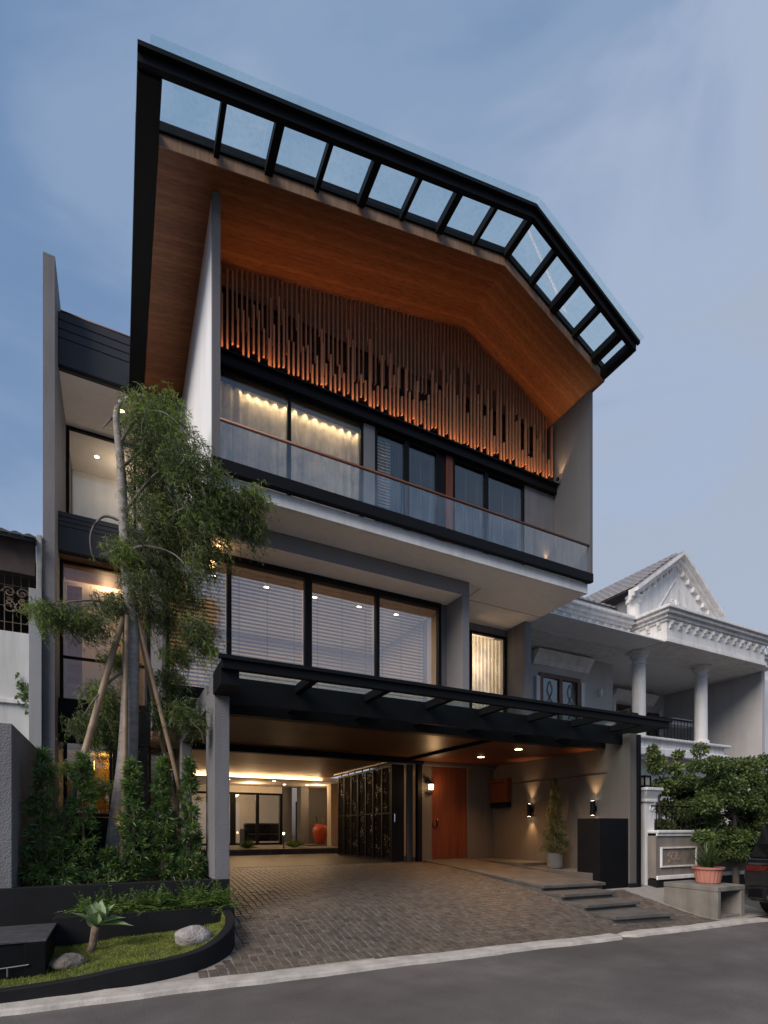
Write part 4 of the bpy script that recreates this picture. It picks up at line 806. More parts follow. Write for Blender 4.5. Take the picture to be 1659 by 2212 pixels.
# ================================================================== PLANTS OF THE PLANTER
# agave on a short trunk
p = onZ(200, 2056, .205); ag = agv = thing('agave', 'pale green agave on a short brown trunk in the lawn', 'agave', None, (p.x, p.y, .20))
MB().tube([(-.02, 0, -.02), (0, 0, .06), (.015, 0, .17), (.03, .0, .24)], [.045, .03, .032, .04], 12).build('trunk', mat('agave_trunk', (.16, .11, .08), .9, .3, 20, .9, 60, bdist=.01), ag, smooth=True)
for i, (az, el, ln) in enumerate(((180, 42, .36), (150, 62, .33), (100, 75, .34), (60, 72, .36), (20, 55, .36), (0, 25, .34), (-20, 8, .42), (200, 78, .30), (-70, 66, .26))):
    mb = MB(); n_ = 9; a = R(az); e_ = R(el); d = Vector((math.cos(a)*math.cos(e_), math.sin(a)*math.cos(e_), math.sin(e_))); s_ = Vector((-math.sin(a), math.cos(a), 0)); u_ = s_.cross(d)*-1
    for k_ in range(n_):
        t = k_/(n_-1); w_ = .082*(math.sin(min(1, t*1.15+.22)*math.pi)**.8)*(1-t**5) if k_ < n_-1 else .001; c_ = d*(ln*t)+Vector((0, 0, -.09*t*t*math.cos(e_)))
        mb.v += [tuple(c_-s_*w_+u_*w_*.35), tuple(c_), tuple(c_+s_*w_+u_*w_*.35)]
    for k_ in range(n_-1): mb.f += [(3*k_, 3*k_+1, 3*k_+4, 3*k_+3), (3*k_+1, 3*k_+2, 3*k_+5, 3*k_+4)]
    mb.build('leaf', LEAF_A, ag, smooth=True, loc=(.03, 0, .235))
agv.scale = (1.22, 1.22, 1.15)
# ferns
for i in range(9):
    xx = -.30+i*.185+random.uniform(-.03, .03); sz_ = random.uniform(1.6, 2.0) if i != 6 else 2.4; V = []
    for k_ in range(34):
        az = random.uniform(0, 6.283); el = random.uniform(.25, 1.35); ln = .22*sz_*random.uniform(.6, 1.1); d = np.array([math.cos(az)*math.cos(el), math.sin(az)*math.cos(el), math.sin(el)])
        t = np.linspace(.08, 1, 15)[:, None]; c_ = d*ln*t+np.array([0, 0, -.5])*ln*(t**2)*math.cos(el)*.8
        sd = np.cross(d, [0, 0, 1.0]); sd /= np.linalg.norm(sd)+1e-6
        for s_ in (-1, 1):
            dr = d*.5+sd*s_+rng.normal(0, .15, (15, 3)); V.append(blades(c_, dr, .052*sz_*(1.05-t[:, 0]*.8), .009, .1))
    o = quads_obj('fern', np.concatenate(V), LEAF_F); o.location = (xx, 6.87+random.uniform(-.03, .04), zlp-.02); tag(o, 'feathery light green fern in the black planter trough', 'fern', 'ferns in the trough')
# podocarpus shrubs
def shrub(px_, top, base_y, rad, Y, label, seed):
    r_ = np.random.default_rng(seed); pb = onY(px_, base_y, Y); h = onY(px_, top, Y).z-.79; t_ = thing('podocarpus_shrub', label, 'shrub', None, (pb.x, Y, .785))
    MB().tube([(0, 0, -.03), (.01, 0, h*.5), (0, .01, h*.97)], [.022, .015, .006], 8).build('stem', mat('shrub_stem', (.12, .09, .06), .9, .2, 10), t_)
    Vd, Vy = [], []; nR = int(118*h)
    for i in range(nR):
        f = r_.random()**1.25; z = h*(.02+.97*f); rr = rad*(1-f)**.75*(.75+.45*math.sin(z*13+seed)*.5+.25*r_.random()); az = r_.uniform(0, 6.283); q = rr*math.sqrt(r_.uniform(.15, 1)) if f < .93 else rr*.3
        c_ = np.array([q*math.cos(az), q*math.sin(az), z]); ax = np.array([math.cos(az)*.8, math.sin(az)*.8, .55+.6*f]); ax /= np.linalg.norm(ax)
        n_ = 17; d = r_.normal(0, .62, (n_, 3))+ax*.75; V = blades(np.repeat(c_[None], n_, 0)+ax*r_.uniform(0, .05, (n_, 1)), d, r_.uniform(.065, .125, n_), .018, .1)
        (Vy if r_.random() < .20 else Vd).append(V)
    quads_obj('foliage', np.concatenate(Vd), LEAF_S, t_); quads_obj('young_foliage', np.concatenate(Vy), LEAF_SY, t_); return t_
shrub(94, 1622, 1900, .27, 7.55, 'tall layered conifer shrub against the grey boundary wall', 1); shrub(178, 1632, 1900, .27, 7.6, 'conifer shrub behind the agave and the left bamboo prop', 2); shrub(288, 1645, 1900, .25, 7.6, 'conifer shrub hiding the foot of the tree trunk', 3); shrub(350, 1640, 1900, .20, 7.62, 'slim conifer shrub under the right bamboo prop', 4); shrub(409, 1640, 1900, .19, 7.62, 'slim conifer shrub beside the grey carport column', 5)
shrub(135, 1830, 1900, .24, 7.45, 'short bushy conifer shrub beside the tall layered one', 6); shrub(235, 1840, 1900, .24, 7.45, 'short bushy conifer shrub in the gap beside the trunk', 7)
# white pebbles glimpsed at the back of the bed
# weeping tree
YT = 7.95
wt = thing('weeping_tree', 'tall weeping tree with drooping fine foliage before the house', 'tree', None, (0, 0, 0))
def P3(x, y, Y=YT): return onY(x, y, Y)
trunk = [P3(250, 1885), P3(262, 1760), P3(275, 1640), P3(281, 1500), P3(283, 1380), P3(281, 1300), P3(272, 1200), P3(267, 1120), P3(262, 1020), P3(257, 960), P3(251, 900), P3(262, 868), P3(290, 858), P3(318, 850)]
rad = [.175, .145, .128, .11, .104, .09, .072, .064, .058, .052, .042, .032, .02, .009]
tp = catmull([tuple(v) for v in trunk], 4); rr = np.interp(np.linspace(0, 13, len(tp)), range(14), rad)
MB().tube(tp, list(rr), 14).build('trunk', BARK, wt, smooth=True)
BR = [[(268, 1110), (330, 1030), (400, 990), (455, 1010)], [(262, 1010), (330, 960), (395, 960), (440, 1000)], [(276, 1230), (360, 1120), (450, 1085), (545, 1100)], [(258, 960), (300, 900), (350, 890), (400, 930)], [(272, 1190), (320, 1180), (380, 1200), (420, 1250)], [(270, 1130), (225, 1115), (197, 1150), (200, 1200), (222, 1225)], [(282, 1330), (220, 1300), (150, 1300), (85, 1315)], [(282, 1440), (240, 1470), (205, 1510), (180, 1545)], [(250, 895), (235, 910), (222, 925)], [(275, 1225), (310, 1260), (330, 1320)]]
brs = []; mat('grey_twig_bark', (.15, .13, .115), .9, .3, 7, .6, 35)
for i, b_ in enumerate(BR):
    dy = (random.uniform(-.3, .35) if max(v[0] for v in b_) < 400 else random.uniform(-.85, -.65)); q = [P3(x, y, YT+dy*(k_/(len(b_)-1))) for k_, (x, y) in enumerate(b_)]; q = catmull([tuple(v) for v in q], 5); MB().tube(q, list(np.linspace(.022, .004, len(q))), 7).build('branch', MATS['grey_twig_bark'], wt, smooth=True); brs.append(q)
blobs = [(300, 880, 50, 36, .32, 1), (355, 885, 55, 38, .36, 1), (340, 945, 78, 55, .5, 0), (325, 1030, 70, 70, .5, 0), (400, 1000, 55, 65, .4, 0), (440, 1060, 62, 60, .45, 0), (505, 1090, 50, 42, .4, 0), (540, 1070, 32, 28, .3, 1), (535, 1130, 32, 40, .3, 0), (450, 1130, 60, 50, .4, 0), (375, 1120, 70, 60, .5, 0), (320, 1120, 52, 55, .4, 0), (430, 1200, 40, 45, .35, 0), (340, 1210, 62, 50, .45, 0), (385, 1270, 52, 40, .36, 0), (300, 1270, 50, 40, .38, 0), (255, 1185, 36, 26, .25, 1), (235, 1300, 40, 30, .28, 0), (85, 1318, 36, 22, .22, 1), (130, 1325, 48, 28, .26, 0), (185, 1340, 44, 32, .28, 0), (330, 1330, 50, 32, .32, 0), (415, 1360, 34, 36, .25, 0), (440, 1390, 20, 24, .2, 1), (245, 1420, 38, 20, .25, 1), (375, 1410, 42, 22, .28, 1), (360, 1460, 36, 28, .25, 0), (175, 1560, 40, 28, .28, 0), (210, 1490, 42, 26, .3, 1), (235, 1540, 36, 30, .28, 0), (345, 1530, 30, 40, .25, 0), (395, 1540, 30, 36, .25, 0), (215, 1590, 36, 22, .25, 0), (150, 1655, 34, 14, .2, 1), (205, 1690, 36, 14, .2, 1)]
Vd, Vy, tw = [], [], MB()
for (bx, by, rx_, ry_, ry3, young) in blobs:
    c_ = np.array(P3(bx, by, YT+((random.uniform(-.3, .15) if by < 1400 else random.uniform(.15, .5)) if bx < 395 else -.78))); ry3 = ry3 if bx < 395 else ry3*.55; sc = YT/1.1/F; n_ = int(rx_*ry_/13)+40
    for i in range(n_):
        d = rng.normal(size=3); d /= np.linalg.norm(d); q = rng.random()**.45
        o_ = c_+d*q*np.array([rx_*sc, ry3, ry_*sc]); ln = rng.uniform(.10, .30); lean = np.array([rng.normal(.40, .45), rng.normal(-.05, .35), rng.normal(-.75, .3)]); m_ = int(ln*85)
        t = np.sort(rng.random(m_))[:, None]; swing = np.array([rng.normal(.05, .1), rng.normal(0, .1), .18])*ln
        pos = o_+lean*ln*t+swing*np.sin(t*math.pi)
        dr = rng.normal(0, .6, (m_, 3))+np.array([.35, -.05, -.55]); V = blades(pos, dr, rng.uniform(.04, .085, m_), .0095, .05)
        (Vy if (young and rng.random() < .75) or rng.random() < .12 else Vd).append(V)
        if i % 4 == 0: tw.tube([tuple(o_), tuple(o_+lean*ln*.6+swing), tuple(o_+lean*ln)], [.004, .003, .0015], 4, False)
quads_obj('crown', np.concatenate(Vd), LEAF_T, wt); quads_obj('young_lit_crown', np.concatenate(Vy), LEAF_TY, wt); tw.build('twigs', MATS['grey_twig_bark'], wt)['kind'] = 'stuff'
# bamboo props
def pole(a, b_, r_, label):
    a, b_ = Vector(a), Vector(b_); n_ = 9; pts_, rd = [], []
    for k_ in range(n_+1):
        t = k_/n_; c_ = a.lerp(b_, t)
        for dt, kk in ((-.006, 1), (0, 1.12), (.006, 1)): pts_.append(a.lerp(b_, min(1, max(0, t+dt)))+Vector((math.sin(t*5)*.01, 0, 0))); rd.append(r_*kk*(1-.25*t))
    tag(MB().tube(pts_, rd, 10).build('bamboo_prop', BAMBOO, smooth=True), label, 'pole')
pole(P3(103, 1890, 7.75), P3(268, 1335, 7.88), .052, 'bamboo prop leaning from the boundary wall side to the trunk'); pole(P3(424, 1860, 7.85), P3(296, 1322, 7.92), .037, 'bamboo prop leaning from the carport column side to the trunk'); pole(P3(262, 1880, 7.72), P3(276, 1330, 7.82), .038, 'upright bamboo prop tied against the front of the trunk'); pole(P3(397, 1850, 8.6), P3(300, 1345, 8.05), .038, 'bamboo prop leaning on the far side of the trunk')
lamp('SPOT', 'tree_uplight', P3(262, 1800, 7.72), 7, (1, .55, .2), target=P3(280, 1500, 8.0), spot_size=R(80), spot_blend=.8, shadow_soft_size=.04)
tu = tag(MB().lathe([(.05, 0), (.055, .02), (.05, .09), (.03, .1)], (P3(262, 1800, 7.66).x, 7.66, .80), 12).build('garden_uplight', BLACKM), 'small black garden up-light at the foot of the tree', 'uplight')
# potted conifer
p = (8.40, 8.36, .636); pc = thing('potted_conifer', 'conical conifer in a grey cement pot on the stone ledge', 'potted plant', None, p)
MB().lathe([(.15, 0), (.165, .02), (.188, .30), (.19, .33), (.17, .33), (.165, .27)], (0, 0, 0), 26).build('pot', POTG, pc, smooth=False); MB().lathe([(.16, .275), (.01, .29)], (0, 0, 0), 20).build('potting_soil', SOIL, pc); MB().tube([(0, 0, .27), (0, 0, 1.6)], [.018, .004], 8).build('stem', BARK, pc)
n_ = 9000; f_ = rng.random(n_)**1.4; hh = 1.56; az = rng.uniform(0, 6.283, n_); rr_ = .30*(1-f_)**.8*(.8+.3*np.sin(f_*25+az*3))*np.sqrt(rng.uniform(.1, 1, n_)); pos = np.stack([rr_*np.cos(az), rr_*np.sin(az), .36+hh*f_], 1); d = np.stack([np.cos(az), np.sin(az), .7+0*az], 1)+rng.normal(0, .5, (n_, 3))
quads_obj('foliage', blades(pos, d, rng.uniform(.03, .06, n_), .018, .0), LEAF_P, pc)

# ================================================================== NEIGHBOUR ON THE RIGHT
YP, YM, YWL = 10.0, 11.1, 12.25; XS = 14.5; zE0, zE1 = 5.53+H, 6.52+H
nb_ = thing('classical_house', 'white classical house with pillared portico and gable', 'house')
def np_(name, m, *a, bevel=.008, parent=None): return box(name, m, parent or nb_, *a, bevel=bevel)
def entab(x0, x1, y0, y1, name):
    e = np_(name, NWHITE, x0, x1, y0, y1, zE0+.06, zE1-.32)
    for dz0, dz1, ov in ((.0, .10, .05), (.10, .15, .03), (.62, .70, .05), (.70, .80, .12), (.80, .90, .22), (.90, .99, .30)):
        MB().box(x0-ov, x1+ov, y0-ov, y1, zE0+dz0, zE0+dz1).build('moulding', NWHITE, e, bevel=.012)
    return e
em = entab(8.8, XS-.35, YM, 12.2, 'main_entablature'); ep = entab(XS, 19.7, YP, 11.4, 'portico_entablature'); er = entab(20.1, 26, YM, 12.2, 'wing_entablature')
def corbel(x, y, par, dirx=False):
    pr = [(0, .02), (-.05, .04), (-.06, .10), (-.12, .13), (-.13, .23), (0, .23)]
    if dirx: MB().prismY([(x+a_, zE0+.40+b_) for a_, b_ in pr][::-1], y-.036, y+.036).build('corbel', NWHITE, par)
    else: MB().prismX([(y+a_, zE0+.40+b_) for a_, b_ in pr], x-.036, x+.036).build('corbel', NWHITE, par)
for i in range(16): corbel(8.95+i*.345, YM, em)
for i in range(14): corbel(XS+.15+i*.40, YP, ep)
for i in range(3): corbel(XS, YP+.2+i*.36, ep, True)
for i in range(8): corbel(20.3+i*.45, YM, er)
np_('porch_soffit', WHITEW, 8.8, 20.45, 10.05, 14.4, zE0+.02, zE0+.05, bevel=0)
np_('upper_wall', NGREY, 8.95, 14.95, YWL, YWL+.2, 2.5, zE0+.02)
np_('recess_wall', NGREY, 14.95, 20.3, 14.1, 14.3, 2.5, zE0+.02); np_('recess_side', NGREY, 14.93, 15.0, YWL+.2, 14.1, 2.5, zE0+.02)
np_('flank_wall', NGREY, 20.3, 20.5, 10.4, 14.3, 0.3, zE0+.02); np_('wing_front_wall', NWHITE, 20.5, 26, 10.9, 11.1, .3, zE0+.02)
np_('lower_wall', NWHITE, 8.95, 20.3, 11.6, 11.8, 0.2, 3.9)
np_('recess_pilaster', NWHITE, XY(1454, 13.9), XY(1460.5, 13.9), 13.9, 14.1, 3.8, zE0)
def ncol(x, y, zb_):
    c_ = thing('x', '', ''); bpy.data.objects.remove(c_)
    m = MB().lathe([(.30, zb_), (.30, zb_+.10), (.25, zb_+.14), (.26, zb_+.20), (.205, zb_+.25), (.195, zE0-.55), (.185, zE0-.42), (.22, zE0-.40), (.22, zE0-.36), (.19, zE0-.34), (.19, zE0-.22), (.24, zE0-.18), (.24, zE0-.13), (.27, zE0-.11), (.27, zE0-.06), (.31, zE0-.04), (.31, zE0+.0)], (x, y, 0), 28)
    m.build('column', NWHITE, nb_, smooth=False)
ncol(XY(1380, 11.0), 11.0, 3.7); ncol(XY(1514, 11.0), 11.0, 4.26)
np_('balcony', NWHITE, 13.8, 18.6, 10.7, 12.2, 3.95, 4.25); bq = np_('balcony_edge', NWHITE, 13.7, 18.7, 10.6, 10.8, 3.75, 4.0, bevel=.03); np_('balcony_lip', NWHITE, 13.65, 18.75, 10.55, 10.85, 4.251, 4.33, bevel=.02)
for i in range(19): MB().tube([(14.0+i*.17, 10.9, 4.33), (14.0+i*.17, 10.9, 5.05)], .012, 5).build('baluster', BLACKM, nb_)
MB().tube([(13.9, 10.9, 5.06), (17.2, 10.9, 5.06)], .022, 6).build('balcony_rail', BLACKM, nb_)
np_('air_unit', mat('grey_metal_panel', (.16, .17, .19), .5, .1), XY(1452, 10.95), XY(1494, 10.95), 10.93, 11.3, 4.9, 5.12)
NWOOD = mat('brown_window_timber', (.15, .085, .065), .6, .1, 4)
ww = window(11.62, 13.35, YWL-.02, 4.3, 6.33, [12.49], glass('neighbour_glass', (.40, .46, .45), .10, 1.0), NWOOD, .13, .10, nb_, mw=[.14])
MB().box(11.45, 11.60, YWL-.10, YWL-.005, 4.2, 6.2).build('window_jamb', NWHITE, ww, bevel=.01); MB().box(13.37, 13.52, YWL-.10, YWL-.005, 4.2, 6.2).build('window_jamb', NWHITE, ww, bevel=.01)
MB().prismX([(YWL-.005, 6.55), (YWL-.06, 6.57), (YWL-.12, 6.70), (YWL-.30, 6.92), (YWL-.30, 6.97), (YWL-.005, 6.97)], 11.35, 13.75).build('window_hood', NWHITE, ww)
cgm = mat('teal_net_curtain', (.20, .26, .25), .9, .15, 4); curtain('net_curtain', 11.7, 13.3, YWL+.12, 4.3, 6.3, cgm, nb_, .03, .2); np_('room_shade_sheet', BLACKM, 11.5, 13.5, YWL+.3, YWL+.35, 4, 6.5, bevel=0)  # black sheet behind the net curtain stands in for the room's shade
gr = MB()
for x in (12.05, 12.92):
    for s in (-1, 1): gr.tube([(x+s*.10*math.sin(t*6.28*1.5), YWL-.045, 4.6+t*1.5) for t in np.linspace(0, 1, 26)], .011, 5)
gr.build('window_grille', mat('verdigris_iron', (.14, .17, .165), .6, .1), ww)
dd_ = window(XY(1330, 14.05), XY(1362, 14.05)+.4, 14.06, 4.1, 6.35, [], G_DARK, mat('dark_door_timber', (.045, .02, .015), .5, .1), .12, .10, nb_, name='balcony_door'); np_('balcony_door_leaf', mat('dark_door_timber2', (.04, .018, .014), .5, .1), XY(1331, 14.08)+.1, XY(1362, 14.08)+.3, 14.075, 14.095, 4.2, 6.3, bevel=0)
MB().box(XY(1324, 14), XY(1330, 14), 13.98, 14.09, 4.1, 6.6).build('door_jamb', NWHITE, dd_); MB().prismX([(14.09, 6.45), (14.0, 6.5), (13.75, 6.8), (13.75, 6.85), (14.09, 6.85)], XY(1322, 14), XY(1412, 14)).build('door_hood', NWHITE, dd_)
w2 = window(XY(1400, 14.05), XY(1424, 14.05), 14.06, 4.1, 6.2, [], glass('olive_glass', (.5, .5, .38), .1, 1), mat('maroon_timber', (.06, .02, .018), .5, .1), .12, .10, nb_, name='side_window'); MB().box(XY(1424, 14)+.01, XY(1429, 14), 13.98, 14.09, 4.1, 6.35).build('window_jamb', NWHITE, w2)
w3 = window(XY(1527, 14.05), XY(1545, 14.05), 14.06, 4.0, 6.1, [], G_DARK, BLACKM, .08, .10, nb_, name='side_window'); MB().box(XY(1546, 14), XY(1552, 14), 13.95, 14.09, 3.8, 6.2).build('window_jamb', NWHITE, w3); MB().box(XY(1503, 14), XY(1507, 14), 13.95, 14.09, 3.8, 6.2).build('window_jamb', NWHITE, w3)
sw = np_('wall_lamp', NWHITE, XY(1294, 12.2), XY(1298, 12.2), 12.12, 12.24, onY(1296, 1505, 12.2).z, onY(1296, 1490, 12.2).z)
# pediment and tiled roof
XG0, XG1, XA, zG, zA = 14.5, 18.45, 16.55, 7.6+H-.05, 9.07+H
pd = MB().prismY([(XG0+.1, zE1-.05), (XG1-.1, zE1-.05), (XG1-.1, zG-.1), (XA, zA-.25), (XG0+.1, zG-.1)], 11.1, 11.3).build('pediment', NWHITE, nb_)
def rake(x0, z0, x1, z1, lo, hi, y0, y1, name): MB().prismY([(x0, z0+lo), (x1, z1+lo), (x1, z1+hi), (x0, z0+hi)], y0, y1).build(name, NWHITE, pd)
for (x0, z0, x1, z1) in ((XG0-.25, zG-.12, XA, zA), (XA, zA, XG1+.30, zG-.12)):
    rake(x0, z0, x1, z1, -.30, -.20, 11.0, 11.1, 'rake_moulding'); rake(x0, z0, x1, z1, -.20, -.10, 10.9, 11.1, 'rake_moulding'); rake(x0, z0, x1, z1, -.10, .02, 10.76, 11.1, 'rake_moulding')
    for i in range(1, 8):
        f = i/8; xx, zz = x0+(x1-x0)*f, z0+(z1-z0)*f; MB().box(xx-.04, xx+.04, 10.97, 11.098, zz-.46, zz-.30).build('corbel', NWHITE, pd, bevel=.02)
tp_ = [(XG0+1.0, zG-.62), (XG1-1.0, zG-.62), (XA, zA-.78)]
for a, b2 in ((0, 1), (1, 2), (2, 0)):
    (xa, za), (xb, zb_) = tp_[a], tp_[b2]; MB().tube([(xa, 11.09, za), (xb, 11.09, zb_)], .035, 6).build('relief_frame', NWHITE, pd)
rl = MB()
for s in (-1, 1):
    for k_, (cx_, cz_, r0, n_) in enumerate(((.25, .18, .15, 1.6), (.55, .10, .11, 1.5), (.82, .05, .07, 1.3), (.18, .42, .09, 1.4))):
        rl.tube([(XA+s*(cx_+r0*(1-t*.8)*math.cos(t*n_*6.28)), 11.085, zG-.50+cz_+r0*(1-t*.8)*math.sin(t*n_*6.28)) for t in np.linspace(0, 1, 22)], .04, 5)
rl.tube([(XA, 11.085, zG-.55), (XA, 11.085, zG+.05)], .05, 6); rl.build('relief_scrolls', NWHITE, pd)
MB().lathe([(.2, zE1-.05), (.2, zG-.45), (.24, zG-.42), (.24, zG-.32), (.2, zG-.3), (.26, zG-.2)], (XG0+.12, 11.2, 0), 18).build('corner_column', NWHITE, pd)
np_('attic_wall', mat('dark_attic_wall', (.12, .12, .125), .85, .1, 1), 9.5, XG0+.1, 12.4, 12.6, zE1-.1, zG-.3); np_('attic_side', mat('attic_side_wall', (.16, .16, .165), .85, .1, 1), XG0+.05, XG0+.15, 11.3, 13, zE1-.1, zG-.2)
# tiled roof: rows of rounded tiles
def tiles(x0, x1, ya, za, yb_, zb2, m, par, nx, ny, name='roof_tiles', kind='stuff'):
    mb = MB(); 
    for j in range(ny):
        f0, f1 = j/ny, (j+1.12)/ny
        for i in range(nx):
            xa, xb = x0+(x1-x0)*i/nx, x0+(x1-x0)*(i+1)/nx; w_ = (xb-xa); b = len(mb.v); K = 5
            for (f, up) in ((f0, .045), (f1, .0)):
                for k_ in range(K+1):
                    t = k_/K; z_ = math.sin(t*math.pi)*w_*.28; mb.v.append((xa+w_*t, ya+(yb_-ya)*f, za+(zb2-za)*f+z_+up))
            for k_ in range(K): mb.f.append((b+k_, b+k_+1, b+K+2+k_, b+K+1+k_))
            mb.f.append(tuple(b+k_ for k_ in range(K+1)))
    o_ = mb.build(name, m, par); o_['kind'] = kind; return o_
tiles(9.6, XG0+1.6, 11.75, zG-.42, 16.5, zG+2.0, TILE, nb_, 26, 16)
np_('eave_fascia', mat('eave_grey', (.13, .14, .15), .7, .1), 9.6, XG0+.2, 11.72, 11.78, zG-.62, zG-.43)
gs_ = MB()   # gable roof slopes run back
for (x0, z0, x1, z1) in ((XG0-.25, zG-.10, XA, zA+.03), (XA, zA+.03, XG1+.3, zG-.10)): gs_.quad((x0, 10.78, z0), (x1, 10.78, z1), (x1, 18, z1), (x0, 18, z0))
gs_.build('gable_roof', TILE, nb_)
tg = MB(); nrow_, ncol_ = 11, 22
for j in range(nrow_):
    for i in range(ncol_):
        y0 = 11.0+i*.22; f0, f1 = j/nrow_, (j+1.1)/nrow_; b = len(tg.v); K = 4
        for f, up in ((f0, .05), (f1, .0)):
            for k_ in range(K+1): t = k_/K; tg.v.append((XG0-.25+(XA-XG0+.25)*f, y0+.22*t, zG-.10+(zA+.13-zG)*f+math.sin(t*math.pi)*.06+up))
        for k_ in range(K): tg.f.append((b+k_+1, b+k_, b+K+1+k_, b+K+2+k_))
        tg.f.append(tuple(b+k_ for k_ in range(K+1)))
tg = tg.build('gable_tiles', TILE, nb_); tg['kind'] = 'stuff'
# gate pillar, front wall
p = onY(1384, 1931, 6.75); gp = thing('gate_pillar', 'weathered white gate pillar with moulded cap', 'pillar', None, (XY(1399, 7.05), 7.12, .20))
MB().box(-.13, .13, -.13, .13, 0, 1.83).build('shaft', NWHITE, gp, bevel=.01); MB().box(-.045, .045, -.138, -.131, .1, 1.6).build('fluting', NWHITE, gp); MB().box(-.17, .17, -.17, .17, 1.832, 1.89).build('cap_moulding', NWHITE, gp, bevel=.01)
MB().hexa([(-.14, -.14, 1.891), (.14, -.14, 1.891), (.14, .14, 1.891), (-.14, .14, 1.891)], [(-.23, -.23, 2.06), (.23, -.23, 2.06), (.23, .23, 2.06), (-.23, .23, 2.06)]).build('capital', NWHITE, gp); MB().box(-.25, .25, -.25, .25, 2.061, 2.12).build('cap_slab', NWHITE, gp, bevel=.01)
MB().tube([(.03+.05*math.cos(t), -.136, 1.70+.05*math.sin(t)) for t in np.linspace(0, 6.28, 16)], .014, 6).build('rosette', NWHITE, gp)
ln_ = thing('pillar_lantern', 'small dark lantern on top of the gate pillar', 'lantern', None, (XY(1399, 7.05)-.03, 7.12, .20+2.122))
MB().box(-.11, .11, -.11, .11, 0, .05).build('base', BLACKM, ln_); MB().box(-.08, .08, -.08, .08, .051, .22).build('lantern_glass', mat('frosted_panel', (.35, .33, .28), .4, .05), ln_); MB().box(-.10, .10, -.10, .10, .221, .25).build('roof', BLACKM, ln_)
for a in (-1, 1):
    for b_ in (-1, 1): MB().box(a*.09-.012, a*.09+.012, b_*.09-.012, b_*.09+.012, .051, .22).build('corner_post', BLACKM, ln_)
fw_ = thing('front_wall', 'weathered grey front wall, toned for tree shade, with relief panel of the classical house', 'wall')
xa_ = XY(1412, 6.85); xb_ = 14.5
MB().box(xa_, xb_, 6.80, 6.98, .5, 1.40).build('wall_body', mat('grimy_shaded_wall', (.24, .205, .18), .9, .15, 1.5, .4, 45, dirt=.35), fw_); MB().box(xa_, xb_, 6.74, 7.04, 1.401, 1.46).build('coping', NWHITE, fw_, bevel=.015); MB().box(xa_, xb_, 6.77, 7.0, 1.34, 1.40).build('coping_moulding', NWHITE, fw_, bevel=.01); MB().box(xa_, xb_, 6.76, 6.80, .47, .55).build('plinth_moulding', NWHITE, fw_, bevel=.01); MB().box(xa_, xb_, 6.785, 6.98, .1, .47).build('plinth', BLACKW, fw_)  # wall colour darkened to carry the shade of the overhanging tree
rp0, rp1 = onY(1428, 1830, 6.78), onY(1505, 1870, 6.78)
fr_ = MB(); x0, x1, z0, z1 = rp0.x, rp1.x, rp1.z, rp0.z; fr_.box(x0, x1, 6.765, 6.80, z1-.03, z1); fr_.box(x0, x1, 6.765, 6.80, z0, z0+.03); fr_.box(x0, x0+.03, 6.765, 6.80, z0+.03, z1-.03); fr_.box(x1-.03, x1, 6.765, 6.80, z0+.03, z1-.03); fr_ = fr_.build('panel_frame', NWHITE, fw_)
rl = MB(); cx_, cz_ = x0+(x1-x0)*.36, (z0+z1)/2
for k_, (dx, dz, r0) in enumerate(((0, 0, .10), (-.13, .03, .06), (.13, -.02, .07), (-.12, -.07, .05), (.1, .08, .05))): rl.tube([(cx_+dx+r0*(1-t*.7)*math.cos(t*9+k_), 6.795, cz_+dz+r0*(1-t*.7)*math.sin(t*9+k_)) for t in np.linspace(0, 1, 20)], .014, 5)
rl.build('panel_relief', mat('worn_relief', (.26, .2, .16), .9, .25, 12), fr_)
MB().box(x0+.03, x1-.03, 6.792, 6.799, z0+.03, z1-.03).build('panel_ground', mat('worn_panel', (.20, .165, .14), .9, .25, 6), fr_)
for i in range(14): MB().tube([(xa_+.15+i*.16, 6.9, 1.46), (xa_+.15+i*.16, 6.9, 1.95)], .01, 5).build('fence_rod', BLACKM, fw_)
MB().tube([(xa_, 6.9, 1.95), (xa_+2.5, 6.9, 1.95)], .015, 6).build('fence_rail', BLACKM, fw_)
# concrete trough with pot
ct = thing('concrete_bench', 'hollow concrete block bench on the pavement', 'bench', None, (8.67, 5.09, 0))
MB().box(0, .78, 0, .95, .46, .545).build('top_slab', CONC, ct, bevel=.012); MB().box(.006, .10, .006, .94, .0, .459).build('side_slab', CONC, ct, bevel=.01); MB().box(.66, .775, .006, .94, .0, .459).build('side_slab', CONC, ct, bevel=.01); MB().box(.10, .66, .86, .94, .0, .459).build('back_slab', CONC, ct); MB().box(.10, .66, .02, .86, .0, .06).build('base_slab', CONC, ct)
p = (9.12, 5.52, .546); tpot = thing('terracotta_pot', 'ribbed pink terracotta pot with grassy palm on the concrete bench', 'potted plant', None, p)
m_ = MB(); n_ = 40; prof = [(.165, 0), (.18, .02), (.215, .20), (.225, .245), (.25, .25), (.255, .285), (.235, .285), (.22, .25)]
for r_, z in prof:
    for k_ in range(n_): a = 2*math.pi*k_/n_; q = r_*(1+(.02*math.cos(a*20) if .01 < z < .24 else 0)); m_.v.append((q*math.cos(a), q*math.sin(a), z))
for i in range(len(prof)-1):
    for k_ in range(n_): k2 = (k_+1) % n_; m_.f.append((i*n_+k_, i*n_+k2, (i+1)*n_+k2, (i+1)*n_+k_))
m_.f.append(tuple(reversed(range(n_)))); m_.build('pot', TERRA, tpot); MB().lathe([(.22, .245), (.01, .25)], (0, 0, 0), 20).build('potting_soil', SOIL, tpot)
